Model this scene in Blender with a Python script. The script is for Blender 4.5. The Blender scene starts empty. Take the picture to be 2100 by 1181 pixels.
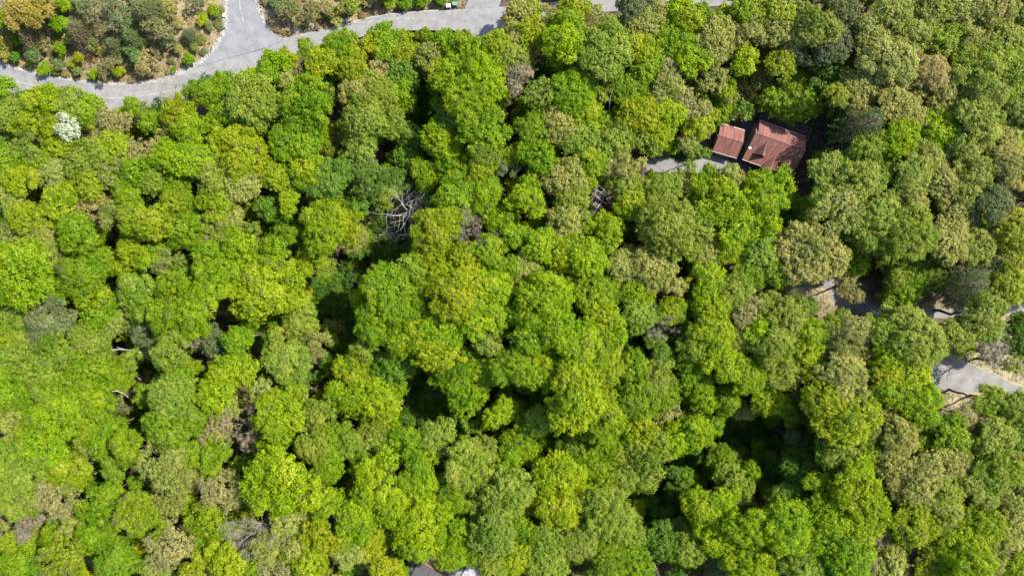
import bpy, math, random
import numpy as np
from mathutils import Vector

# ------------------------------------------------------------------ scene, camera, light
scene = bpy.context.scene
col = scene.collection
CAMH = 185.0
SUN_EL, SUN_AX, SUN_AY = 49.0, 0.92, 0.39          # elevation; heading towards the sun on the ground
cam_d = bpy.data.cameras.new("camera"); cam_d.sensor_width = 36; cam_d.lens = 24
cam_d.clip_start = 1; cam_d.clip_end = 6000
cam = bpy.data.objects.new("camera", cam_d); cam.location = (0, 0, CAMH); col.objects.link(cam)
scene.camera = cam

world = bpy.data.worlds.new("World"); scene.world = world; world.use_nodes = True
nt = world.node_tree
sky = nt.nodes.new("ShaderNodeTexSky"); sky.sky_type = 'NISHITA'; sky.sun_disc = False
sky.sun_elevation = math.radians(SUN_EL); sky.sun_rotation = math.atan2(SUN_AX, SUN_AY)
nt.nodes["Background"].inputs["Strength"].default_value = 0.15
nt.links.new(sky.outputs[0], nt.nodes["Background"].inputs[0])

sun_d = bpy.data.lights.new("sun", 'SUN'); sun_d.energy = 4.0; sun_d.angle = math.radians(0.5)
sun_d.color = (1.0, 0.955, 0.87)
sun = bpy.data.objects.new("sun", sun_d); col.objects.link(sun); sun.location = (60, 50, 150)
_l = math.hypot(SUN_AX, SUN_AY); _c = math.cos(math.radians(SUN_EL))
sdir = Vector((SUN_AX / _l * _c, SUN_AY / _l * _c, math.sin(math.radians(SUN_EL))))
sun.rotation_euler = sdir.to_track_quat('Z', 'Y').to_euler()

scene.view_settings.view_transform = 'Standard'
scene.view_settings.look = 'None'
scene.view_settings.gamma = 1.0
scene.view_settings.use_curve_mapping = False
scene.view_settings.exposure = 2.24
scene.cycles.max_bounces = 8
scene.cycles.diffuse_bounces = 4
scene.cycles.transmission_bounces = 5

RND = random.Random(7)

# ------------------------------------------------------------------ photo pixels -> ground plan
def P(px, py, z=0.0):
    s = 0.75 / 1050 * (CAMH - z)
    return np.array([(px - 1050) * s, -(py - 590.5) * s])
def poly(pts, z=0.0): return np.array([P(a, b, z) for a, b in pts])

HILL = [(-400, 0), (-200, 85), (-60, 112), (0, 130), (60, 148), (130, 161), (200, 171), (270, 172), (330, 164), (380, 145), (408, 130),
        (436, 102), (458, 69), (463, 40), (461, 0), (455, -200), (-400, -200)]
EAST = [(519, -40), (533, 25), (548, 48), (562, 66), (582, 79), (640, 65), (700, 52), (743, 38), (800, 28), (900, 20), (950, 17), (962, -40)]
MAIN_U = [(-60, 112), (0, 132), (60, 150), (130, 164), (200, 174), (270, 175), (330, 167), (380, 148), (403, 137), (460, 121), (510, 108),
          (550, 97), (580, 82), (640, 68), (700, 55), (743, 41), (800, 31), (900, 23), (953, 19), (1023, 15), (1100, 8), (1250, -3), (1450, -14), (1640, -20)]
MAIN_L = [(-60, 166), (0, 186), (50, 201), (110, 215), (193, 227), (247, 227), (333, 215), (400, 194), (450, 170), (500, 150), (545, 131),
          (610, 110), (700, 87), (760, 72), (820, 64), (870, 63), (930, 63), (1030, 58), (1130, 40), (1250, 24), (1450, 14), (1640, 6)]
MAIN = MAIN_U + MAIN_L[::-1]
SIDE = [(465, -40), (467, 40), (462, 70), (440, 103), (415, 128), (403, 137), (460, 121), (510, 108), (550, 97), (580, 82), (560, 68), (545, 50), (530, 25), (516, -40)]
TOPD = [(970, -30), (953, 19), (1023, 15), (1038, -30)]
SPUR = [(930, 63), (962, 82), (985, 100), (1010, 150), (1040, 150), (1035, 100), (1030, 58)]
DRIVE = [(1322, 332), (1340, 325), (1372, 325), (1400, 334), (1425, 331), (1448, 320), (1475, 318), (1495, 330), (1490, 345), (1450, 352), (1425, 360), (1400, 354), (1370, 352), (1345, 354), (1326, 348)]
GAP = [(1522, 248), (1556, 255), (1548, 300), (1530, 350), (1495, 345), (1500, 325)]
LAWN = [(1372, 322), (1385, 313), (1402, 308), (1425, 306), (1432, 322), (1415, 332), (1398, 330)]
SOIL = [(1345, 322), (1360, 314), (1385, 309), (1405, 303), (1400, 312), (1380, 318), (1362, 324)]
CLEAR = [(1600, 600), (1630, 575), (1700, 562), (1765, 585), (1790, 625), (1770, 650), (1690, 645), (1620, 630)]
CLEARB = [(1890, 632), (1985, 630), (2060, 618), (2150, 620), (2150, 860), (1990, 850), (1920, 850), (1895, 760), (1960, 700), (1990, 665)]
LOT_A = [(1672, 578), (1700, 572), (1728, 578), (1765, 596), (1800, 630), (1900, 634), (1985, 632), (2060, 622), (2160, 622), (2160, 642), (2060, 645), (1985, 652), (1900, 650), (1790, 648), (1750, 640), (1712, 622), (1700, 600)]
LOT_B = [(1885, 748), (1925, 740), (1975, 742), (2030, 762), (2070, 782), (2160, 812), (2160, 850), (2070, 820), (2040, 806), (1960, 806), (1915, 790), (1890, 770)]
LOT_C = [(848, 1120), (868, 1112), (885, 1135), (908, 1145), (930, 1165), (960, 1168), (1000, 1158), (1030, 1170), (1030, 1250), (930, 1250), (900, 1185), (850, 1165)]
RAVINE = [(850, 130), (865, 230), (850, 330), (800, 470), (700, 580), (640, 620), (690, 690), (760, 770), (850, 810), (960, 820), (1070, 900), (1180, 930), (1300, 900), (1450, 870), (1560, 880)]
RAVINE2 = [(1560, 880), (1490, 950), (1380, 1000), (1320, 1060), (1420, 1130), (1500, 1200)]
RAVINE3 = [(250, 860), (290, 800), (280, 720), (300, 620)]

def dist_polyline(x, y, pts):
    d = np.full(x.shape, 1e9)
    for a, b in zip(pts[:-1], pts[1:]):
        ab = b - a; L = (ab ** 2).sum()
        t = np.clip(((x - a[0]) * ab[0] + (y - a[1]) * ab[1]) / L, 0, 1)
        d = np.minimum(d, np.hypot(x - a[0] - t * ab[0], y - a[1] - t * ab[1]))
    return d
def inside(x, y, pts):
    r = np.zeros(x.shape, bool); n = len(pts); j = n - 1
    for i in range(n):
        (xi, yi), (xj, yj) = pts[i], pts[j]
        if yi != yj:
            r ^= ((yi > y) != (yj > y)) & (x < (xj - xi) * (y - yi) / (yj - yi) + xi)
        j = i
    return r
def sm(t): t = np.clip(t, 0, 1); return t * t * (3 - 2 * t)
HW = poly(HILL); EW = poly(EAST)
RV = [poly(RAVINE), poly(RAVINE2), poly(RAVINE3)]
FLATS = [poly(q) for q in (MAIN, SIDE, TOPD, DRIVE, GAP, LOT_A, LOT_B, LOT_C)]
HFRONT = poly(HILL[1:16])
def height(x, y):
    x = np.asarray(x, float); y = np.asarray(y, float)
    h = np.zeros(x.shape)
    dh = dist_polyline(x, y, HFRONT)
    h += np.where(inside(x, y, HW), 5.5 * sm(dh / 26) + 0.35 * np.sin(x * .55 + 2 * np.sin(y * .3)) * np.sin(y * .47 + 1) * sm(dh / 6), 0)
    for r, dep in zip(RV, (9.0, 9.0, 5.0)):
        d = dist_polyline(x, y, r)
        h -= dep * np.exp(-(d / 11.0) ** 2)
    return h
def h1(x, y): return float(height(np.array([x]), np.array([y]))[0])
def mask_flat(x, y, pad=0.0):
    m = np.zeros(np.shape(x), bool)
    for f in FLATS:
        m |= inside(x, y, f)
        if pad: m |= dist_polyline(x, y, np.vstack([f, f[:1]])) < pad
    return m

# ------------------------------------------------------------------ object helpers
def tag(o, label=None, cat=None, group=None, kind=None):
    if label: o["label"] = label
    if cat: o["category"] = cat
    if group: o["group"] = group
    if kind: o["kind"] = kind
    return o
def link(name, data, parent=None, loc=None):
    o = bpy.data.objects.new(name, data); col.objects.link(o)
    if parent is not None: o.parent = parent
    if loc is not None: o.location = loc
    return o
def np_mesh(name, verts, faces, mat, vary=None, smooth=False):
    """faces: (M,3) or (M,4) int array"""
    verts = np.asarray(verts, np.float32); faces = np.asarray(faces, np.int32)
    me = bpy.data.meshes.new(name); k = faces.shape[1]
    me.vertices.add(len(verts)); me.vertices.foreach_set("co", verts.ravel())
    me.loops.add(faces.size); me.loops.foreach_set("vertex_index", faces.ravel())
    me.polygons.add(len(faces)); me.polygons.foreach_set("loop_start", np.arange(0, faces.size, k, dtype=np.int32))
    if smooth: me.polygons.foreach_set("use_smooth", np.ones(len(faces), bool))
    me.update(calc_edges=True)
    if vary is not None:
        a = me.attributes.new("vary", 'FLOAT', 'FACE'); a.data.foreach_set("value", np.asarray(vary, np.float32))
    if mat: me.materials.append(mat)
    return me
class MB:
    """collects polygons of one mesh"""
    def __init__(s): s.v = []; s.f = []
    def add(s, vs, fs):
        o = len(s.v); s.v += [tuple(map(float, q)) for q in vs]; s.f += [tuple(i + o for i in f) for f in fs]
    def box(s, lo, hi, T=None):
        x0, y0, z0 = lo; x1, y1, z1 = hi
        vs = [(x0, y0, z0), (x1, y0, z0), (x1, y1, z0), (x0, y1, z0), (x0, y0, z1), (x1, y0, z1), (x1, y1, z1), (x0, y1, z1)]
        if T: vs = [T(*q) for q in vs]
        s.add(vs, [(3, 2, 1, 0), (4, 5, 6, 7), (0, 1, 5, 4), (1, 2, 6, 5), (2, 3, 7, 6), (3, 0, 4, 7)])
    def slab(s, pts, t, T=None):
        """polygon of 3-D points given thickness t downwards"""
        n = len(pts); up = [tuple(q) for q in pts]; dn = [(q[0], q[1], q[2] - t) for q in pts]
        vs = up + dn
        if T: vs = [T(*q) for q in vs]
        s.add(vs, [tuple(range(n)), tuple(range(2 * n - 1, n - 1, -1))] + [(i, i + n, (i + 1) % n + n, (i + 1) % n) for i in range(n)])
    def tube(s, p, r, k=6):
        p = [Vector(q) for q in p]; n = len(p); vs = []; fs = []
        for i in range(n):
            t = (p[min(i + 1, n - 1)] - p[max(i - 1, 0)]).normalized()
            a = t.cross(Vector((0, 0, 1)) if abs(t.z) < .9 else Vector((1, 0, 0))).normalized(); b = t.cross(a)
            rr = r[i] if hasattr(r, '__len__') else r
            for j in range(k):
                w = 2 * math.pi * j / k; vs.append(p[i] + (a * math.cos(w) + b * math.sin(w)) * rr)
        for i in range(n - 1):
            for j in range(k):
                fs.append((i * k + j, i * k + (j + 1) % k, (i + 1) * k + (j + 1) % k, (i + 1) * k + j))
        fs += [tuple(range(k))[::-1], tuple(range((n - 1) * k, n * k))]
        s.add(vs, fs)
    def build(s, name, mat, parent=None):
        me = bpy.data.meshes.new(name); me.from_pydata(s.v, [], s.f); me.materials.append(mat); me.update()
        import bmesh
        b = bmesh.new(); b.from_mesh(me); bmesh.ops.recalc_face_normals(b, faces=b.faces); b.to_mesh(me); b.free()
        return link(name, me, parent)

# ------------------------------------------------------------------ materials
def mat_new(name):
    m = bpy.data.materials.new(name); m.use_nodes = True
    n = m.node_tree.nodes; l = m.node_tree.links
    return m, n, l, n["Principled BSDF"]
def ramp(n, stops):
    r = n.new("ShaderNodeValToRGB"); e = r.color_ramp.elements
    while len(e) < len(stops): e.new(0.5)
    for q, (p, c) in zip(e, stops): q.position = p; q.color = (*c, 1)
    return r
def noise(n, l, scale, detail=4, rough=.6, coord=None, dist=0):
    t = n.new("ShaderNodeTexNoise"); t.inputs["Scale"].default_value = scale; t.inputs["Detail"].default_value = detail
    t.inputs["Roughness"].default_value = rough; t.inputs["Distortion"].default_value = dist
    if coord: l.new(coord, t.inputs["Vector"])
    return t
def simple(name, stops, scale=1.0, rough=.9, bump=0.0, bscale=8, stretch=None, detail=5):
    m, n, l, b = mat_new(name)
    tc = n.new("ShaderNodeTexCoord"); mp = n.new("ShaderNodeMapping"); l.new(tc.outputs["Object"], mp.inputs[0])
    if stretch: mp.inputs["Scale"].default_value = stretch
    t = noise(n, l, scale, detail, .65, mp.outputs[0]); r = ramp(n, stops)
    l.new(t.outputs[0], r.inputs[0]); l.new(r.outputs[0], b.inputs["Base Color"])
    b.inputs["Roughness"].default_value = rough
    b.inputs["Specular IOR Level"].default_value = .3
    if bump:
        t2 = noise(n, l, bscale, 4, .7, tc.outputs["Object"]); bp = n.new("ShaderNodeBump")
        bp.inputs["Strength"].default_value = bump; bp.inputs["Distance"].default_value = .2
        l.new(t2.outputs[0], bp.inputs["Height"]); l.new(bp.outputs[0], b.inputs["Normal"])
    return m
def attr(n, name, typ):
    a = n.new("ShaderNodeAttribute"); a.attribute_name = name; a.attribute_type = typ; return a

def leaf_material():
    m = bpy.data.materials.new("leaves"); m.use_nodes = True
    n = m.node_tree.nodes; l = m.node_tree.links; n.clear()
    out = n.new("ShaderNodeOutputMaterial")
    ca = attr(n, "color", 'INSTANCER'); va = attr(n, "vary", 'GEOMETRY')
    hsv = n.new("ShaderNodeHueSaturation")
    l.new(ca.outputs["Color"], hsv.inputs["Color"])
    def lin(a, b, src):
        q = n.new("ShaderNodeMath"); q.operation = 'MULTIPLY_ADD'; q.inputs[1].default_value = a; q.inputs[2].default_value = b
        l.new(src, q.inputs[0]); return q.outputs[0]
    l.new(lin(-.013, .5, va.outputs["Fac"]), hsv.inputs["Hue"])
    l.new(lin(.17, 1.0, va.outputs["Fac"]), hsv.inputs["Value"])
    l.new(lin(-.03, 1.07, va.outputs["Fac"]), hsv.inputs["Saturation"])
    df = n.new("ShaderNodeBsdfDiffuse"); tr = n.new("ShaderNodeBsdfTranslucent"); gl = n.new("ShaderNodeBsdfGlossy")
    gl.inputs["Roughness"].default_value = .5; gl.inputs["Color"].default_value = (1, 1, 1, 1)
    hs2 = n.new("ShaderNodeHueSaturation"); hs2.inputs["Hue"].default_value = .49; hs2.inputs["Value"].default_value = 1.35; hs2.inputs["Saturation"].default_value = 1.1
    l.new(hsv.outputs[0], hs2.inputs["Color"])
    l.new(hsv.outputs[0], df.inputs[0]); l.new(hs2.outputs[0], tr.inputs[0])
    m1 = n.new("ShaderNodeMixShader"); m1.inputs[0].default_value = .42
    l.new(df.outputs[0], m1.inputs[1]); l.new(tr.outputs[0], m1.inputs[2])
    m2 = n.new("ShaderNodeMixShader"); m2.inputs[0].default_value = .006
    l.new(m1.outputs[0], m2.inputs[1]); l.new(gl.outputs[0], m2.inputs[2])
    l.new(m2.outputs[0], out.inputs[0])
    return m
LEAF = leaf_material()
_ALB = .6
BARK = simple("bark", [(.3, (.050, .037, .020)), (.7, (.092, .070, .042))], 3, .95)
m_, n_, l_, b_ = mat_new("twig_bark")
a_ = attr(n_, "color", 'INSTANCER'); l_.new(a_.outputs["Color"], b_.inputs["Base Color"]); b_.inputs["Roughness"].default_value = .9
TWIG = m_
SNAG = simple("bleached_wood", [(.3, (.15, .14, .12)), (.7, (.25, .235, .21))], 3, .9)
# ------------------------------------------------------------------ crown and trunk prototypes (mesh data only)
def unit(a): return a / (np.linalg.norm(a, axis=-1, keepdims=True) + 1e-9)
def leaf_quads(pos, nrm, size, rs, ratio=.62, fold=.18):
    n = len(pos); u = unit(np.cross(nrm, rs.normal(size=(n, 3)))); v = np.cross(nrm, u)
    s = size[:, None]
    V = np.stack([pos - u * s, pos + v * s * ratio + nrm * s * fold, pos + u * s * 1.1, pos - v * s * ratio + nrm * s * fold], 1).reshape(-1, 3)
    return V, np.arange(4 * n).reshape(-1, 4)

def crown_leaves(seed, R, kind):
    rs = np.random.RandomState(seed)
    if kind == 'm':   nl = int(8 + R * 1.2); lr = (.20, .44); rc = (.35, .85); per = 46; keep = 1.0; flat = .8; ls = (.10, .235)
    elif kind == 'o': nl = int(11 + R * 1.8); lr = (.18, .40); rc = (.28, .62); per = 30; keep = .82; flat = .68; ls = (.095, .215)
    else:             nl = int(9 + R * 1.5); lr = (.20, .32); rc = (.28, .60); per = 20; keep = .56; flat = .7; ls = (.09, .20)
    # overall plan outline: a lopsided ellipse
    ax = rs.uniform(.84, 1.08); ay = rs.uniform(.84, 1.08); ph = rs.uniform(0, 6.28); tz = rs.uniform(.55, .78)
    L = [(np.array([rs.uniform(-.12, .12) * R, rs.uniform(-.12, .12) * R, tz * R * .55]), R * lr[1])]
    tries = 0
    while len(L) < nl and tries < 900:
        tries += 1
        th = rs.uniform(0, 6.28); el = rs.uniform(-.15, 1.0)
        r = R * rs.uniform(*lr) * (1.0 if el > .3 else .9)
        q = math.sqrt(max(0, 1 - max(el, 0) ** 2)); wob = 1 + .15 * math.sin(2 * th + ph) + .12 * math.sin(3 * th + 2 * ph)
        c = np.array([math.cos(th) * q * ax * wob, math.sin(th) * q * ay * wob, el * tz]) * (R - r)
        c[2] += rs.uniform(-.08, .1) * R
        if all(np.linalg.norm(c - c2) > .50 * max(r, r2) for c2, r2 in L): L.append((c, r))
    C = []; CR = []; CD = []; CV = []
    for c, r in L:
        rcm = (rc[0] + rc[1]) / 2
        k = int(4 * math.pi * r * r * .66 / (math.pi * rcm * rcm) * 1.25 * keep) + 3
        d = rs.normal(size=(k * 2, 3)); d = unit(d); d = d[d[:, 2] > -.35][:k]
        rad = rs.uniform(*rc, size=len(d))
        push = np.where(rs.rand(len(d)) < .13, rs.uniform(.1, .45, len(d)), 0) * rad * 2.2
        p = c + d * push[:, None] + d * np.array([1, 1, flat]) * (r - rad * .45)[:, None] * rs.uniform(.70, 1.20, size=(len(d), 1))
        ok = np.ones(len(d), bool)
        for c2, r2 in L:
            if c2 is c: continue
            e = (p - c2) / np.array([1, 1, flat]); ok &= np.linalg.norm(e, axis=1) > r2 * .82
        ok &= rs.rand(len(d)) > np.clip((np.hypot(p[:, 0], p[:, 1]) / R - .62) * 1.15, 0, .5) * (p[:, 2] < .35 * R)
        lv = rs.normal() * .75
        C.append(p[ok]); CR.append(rad[ok]); CD.append(d[ok]); CV.append(rs.normal(size=ok.sum()) * .55 + lv)
    C = np.vstack(C); CR = np.concatenate(CR); CD = np.vstack(CD); CV = np.concatenate(CV)
    idx = np.repeat(np.arange(len(C)), (per * (CR / np.mean(CR)) ** 1.6 + 3).astype(int))
    d = unit(rs.normal(size=(len(idx), 3)) + CD[idx] * .9 + np.array([0, 0, .35]))
    pos = C[idx] + d * np.array([1, 1, .8]) * (CR[idx] * (.60 + .52 * np.abs(rs.normal(size=len(idx)))))[:, None]
    nrm = unit(d + rs.normal(size=d.shape) * .55 + np.array([0, 0, .35]))
    V, F = leaf_quads(pos, nrm, rs.uniform(*ls, len(idx)), rs)
    vary = np.clip(CV[idx] * .8 + rs.normal(size=len(idx)) * .55, -2.2, 2.2)
    # sparse inner foliage so the crown is not hollow
    n2 = int(len(idx) * (.10 if kind != 'a' else .04))
    li = rs.randint(0, len(L), n2); lc = np.array([L[i][0] for i in li]); lrr = np.array([L[i][1] for i in li])
    p2 = lc + unit(rs.normal(size=(n2, 3))) * (lrr * rs.uniform(.3, .75, n2))[:, None]
    V2, F2 = leaf_quads(p2, unit(rs.normal(size=(n2, 3)) + [0, 0, 1]), rs.uniform(.28, .5, n2), rs)
    V = np.vstack([V, V2]); F = np.vstack([F, F2 + len(idx) * 4]); vary = np.concatenate([vary, rs.normal(size=n2) * .5 - .4])
    return V, F, vary, L

def sticks(segs, rs, sides=4):
    """segs: list of (p0,p1,r0,r1) -> verts, quads"""
    p0 = np.array([s[0] for s in segs]); p1 = np.array([s[1] for s in segs]); r0 = np.array([s[2] for s in segs]); r1 = np.array([s[3] for s in segs])
    t = unit(p1 - p0); a = unit(np.cross(t, np.array([.31, .22, .93]))); b = np.cross(t, a); Vs = []
    for (p, r) in ((p0, r0), (p1, r1)):
        for j in range(sides):
            w = 2 * math.pi * j / sides; Vs.append(p + (a * math.cos(w) + b * math.sin(w)) * r[:, None])
    V = np.stack(Vs, 1).reshape(-1, 3); n = len(segs); base = np.arange(n)[:, None] * sides * 2
    F = np.vstack([base + np.array([j, (j + 1) % sides, sides + (j + 1) % sides, sides + j]) for j in range(sides)])
    return V, F

def branch(rs, segs, p, d, L, r, lvl, up=.15, n=4, wig=.22, kids=(3, 5), tips=None, spread=.75, keepr=.58):
    for i in range(n):
        d2 = unit(d + rs.normal(size=3) * wig + np.array([0, 0, up * .3])); q = p + d2 * L / n
        r2 = r * (1 - .55 / n); segs.append((p, q, r, r2)); p, d, r = q, d2, r2
        if lvl > 0 and i >= 1:
            for _ in range(rs.randint(kids[0], kids[1] + 1) if i == n - 1 else rs.randint(1, 3)):
                dd = unit(d + rs.normal(size=3) * spread + np.array([0, 0, up * .5]))
                branch(rs, segs, p, dd, L * rs.uniform(.45, .72), r * keepr, lvl - 1, up, max(2, n - 1), wig, kids, tips, spread, keepr)
    if tips is not None: tips.append((p, d))

def trunk_proto(seed, R, lobes, ends=True):
    """origin at crown centre; stem reaches 14 m down"""
    rs = np.random.RandomState(seed + 500); segs = []
    p = np.array([rs.uniform(-.6, .6), rs.uniform(-.6, .6), -14.0]); tr = .16 + R * .035
    segs.append((p + [0, 0, -1.5], p, tr * 1.25, tr * 1.15)); top = np.array([0, 0, R * .25]); pts = []
    n = 9
    for i in range(n):
        q = p + (top - p) / (n - i) + np.append(rs.normal(size=2) * .22, 0); r = tr * (1.12 - .85 * i / n); r2 = tr * (1.12 - .85 * (i + 1) / n)
        segs.append((p, q, r, r2)); pts.append((q, r2)); p = q
    for c, lr in lobes:
        k = min(range(3, n), key=lambda i: abs(pts[i][0][2] - (c[2] - np.hypot(c[0], c[1]) * .75)))
        s, r = pts[k]; mid = (s + c) / 2 + rs.normal(size=3) * .25 + np.array([0, 0, -.25]); r = min(r * .55, .22)
        segs += [(s, mid, r, r * .75), (mid, c, r * .75, r * .5)]
        for _ in range(5):
            dd = unit(rs.normal(size=3) + unit(c - s) * .8 + [0, 0, .5]); e = c + dd * lr * (.6 if ends else .85)
            segs += [(c, e, r * .42, r * .2)]
            for _ in range(2): segs.append((e - dd * lr * .3, e + unit(dd + rs.normal(size=3) * .6) * lr * (.2 if ends else .4), r * .2, .012))
    return sticks(segs, rs, 5)

def pine_proto(seed, R):
    rs = np.random.RandomState(seed); pos = []; dr = []; cv = []; segs = []
    for t in range(13):
        f = t / 12; z = -R * .9 + f * R * 2.1; rad = R * (1.0 - f ** 1.4) * rs.uniform(.85, 1.08) + .35
        nb = int(11 - 4 * f)
        for b in range(nb):
            th = 6.283 * (b + rs.uniform(-.35, .35)) / nb + t; rr = rad * rs.uniform(.72, 1.1)
            o = np.array([math.cos(th), math.sin(th), 0]); v = rs.normal() * .6
            segs.append((np.array([0, 0, z]), np.array([0, 0, z + rr * .12]) + o * rr, .06, .015))
            for s in np.arange(.22, 1.02, .42 / rr):
                c = o * rr * s + np.array([0, 0, z + rr * s * (.22 - .12 * s)]); side = np.array([-o[1], o[0], 0]); w = .42 * rr * (1.05 - s) * .7 + .22
                for q in np.linspace(-1, 1, max(2, int(w * 3.2))):
                    cc = c + side * q * w + o * abs(q) * w * .5 + rs.normal(size=3) * .12
                    for _ in range(13):
                        d = unit(o * .9 + side * q * .9 + rs.normal(size=3) * .55 + [0, 0, .25]); pos.append(cc + d * .16); dr.append(d); cv.append(v)
    pos = np.array(pos); dr = np.array(dr); n = len(pos)
    s = rs.uniform(.17, .30, n)[:, None]; w = unit(np.cross(dr, rs.normal(size=(n, 3)))) * .045
    V = np.stack([pos - dr * s * .4 - w, pos - dr * s * .4 + w, pos + dr * s], 1).reshape(-1, 3)
    segs.append((np.array([0, 0, -15.]), np.array([0, 0, R * 1.15]), .26, .03))
    return V, np.arange(3 * n).reshape(-1, 3), np.clip(np.array(cv) + rs.normal(size=n) * .5, -2, 2), sticks(segs, rs, 5)

def bare_proto(seed, R, fine=1.0):
    """leafless: limbs as trunk mesh, fine twigs as crown mesh"""
    rs = np.random.RandomState(seed); segs = []; tips = []
    segs.append((np.array([0, 0, -15.5]), np.array([.2, 0, -R * .75]), .26, .18))
    for k in range(9):
        th = 6.283 * k / 9 + rs.uniform(-.3, .3); d = unit(np.array([math.cos(th), math.sin(th), rs.uniform(.5, 1.3)]))
        branch(rs, segs, np.array([.2, 0, -R * rs.uniform(.45, .8)]), d, R * rs.uniform(.95, 1.25), .075, 2, .35, 3, .2, (2, 3), tips, .62)
    ts = []
    for p, d in tips:
        for _ in range(int(11 * fine)):
            dd = unit(d + rs.normal(size=3) * .6 + [0, 0, .4]); e = p + dd * rs.uniform(.5, 1.1); ts.append((p, e, .016, .006))
            for _ in range(2): ts.append((p + (e - p) * rs.uniform(.3, .8), e + rs.normal(size=3) * .35, .012, .005))
    V, F = sticks(ts, rs, 3)
    return V, F, np.zeros(len(F)), sticks(segs, rs, 4)

def snag_proto(seed, R, n=6, lean=(0, 0)):
    rs = np.random.RandomState(seed); segs = []
    p = np.array([0, 0, -14.5]); top = np.array([lean[0], lean[1], -R * .3]); segs.append((p, top, .24, .17))
    for k in range(n):
        th = 6.283 * k / n + rs.uniform(-.5, .5); d = unit(np.array([math.cos(th), math.sin(th), rs.uniform(.3, 1.2)]))
        branch(rs, segs, top + [0, 0, rs.uniform(-1.5, .5)], d, R * rs.uniform(.75, 1.3), .115, 3, .1, 4, .22, (2, 3), None, .8, .6)
    return sticks(segs, rs, 6)

PROTO = {}   # (kind, size class) -> list of (crown mesh, trunk mesh, index)
ALLP = []
def add_proto(kind, size, cm, tm):
    PROTO.setdefault((kind, size), []).append(len(ALLP)); ALLP.append((cm, tm, size))
SEED = 11
for kind, sizes in (('m', ((7.0, 7), (5.0, 7), (3.2, 4))), ('o', ((7.0, 6), (5.0, 8), (3.2, 4))), ('a', ((7.0, 2), (5.0, 5), (3.2, 3)))):
    for R, cnt in sizes:
        for _ in range(cnt):
            SEED += 1
            V, F, vy, L = crown_leaves(SEED, R, kind)
            cm = np_mesh("crown", V, F, LEAF, vy); tv, tf = trunk_proto(SEED, R, L, kind != 'a')
            add_proto(kind, R, cm, np_mesh("trunk", tv, tf, BARK, smooth=True))
for R, cnt in ((5.0, 3), (3.2, 2)):
    for _ in range(cnt):
        SEED += 1; V, F, vy, (tv, tf) = pine_proto(SEED, R)
        add_proto('p', R, np_mesh("crown", V, F, LEAF, vy), np_mesh("trunk", tv, tf, BARK, smooth=True))
for R, cnt in ((4.5, 3),):
    for _ in range(cnt):
        SEED += 1; V, F, vy, (tv, tf) = bare_proto(SEED, R)
        add_proto('b', R, np_mesh("twigs", V, F, TWIG, vy), np_mesh("trunk", tv, tf, TWIG, smooth=True))
def shrub_leaves(seed, R):
    V, F, vy, L = crown_leaves(seed, R, 'o'); V = V * np.array([1, 1, .8]); rs = np.random.RandomState(seed)
    segs = []
    for c, r in L: segs.append((np.array([0, 0, -R * .9]), c * [1, 1, .8], .07, .03))
    return V, F, vy, sticks(segs, rs, 4)
for R, cnt in ((2.0, 4),):
    for _ in range(cnt):
        SEED += 1; V, F, vy, (tv, tf) = shrub_leaves(SEED, R)
        add_proto('s', R, np_mesh("foliage", V, F, LEAF, vy), np_mesh("stem", tv, tf, BARK, smooth=True))
print("proto tris", sum((len(c.loops) - 2 * len(c.polygons)) + (len(t.loops) - 2 * len(t.polygons)) for c, t, s in ALLP))
def pick(kind, r, rng):
    ks = [k for k in PROTO if k[0] == kind]; k = min(ks, key=lambda q: abs(math.log(q[1] / r)))
    return rng.choice(PROTO[k])
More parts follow.
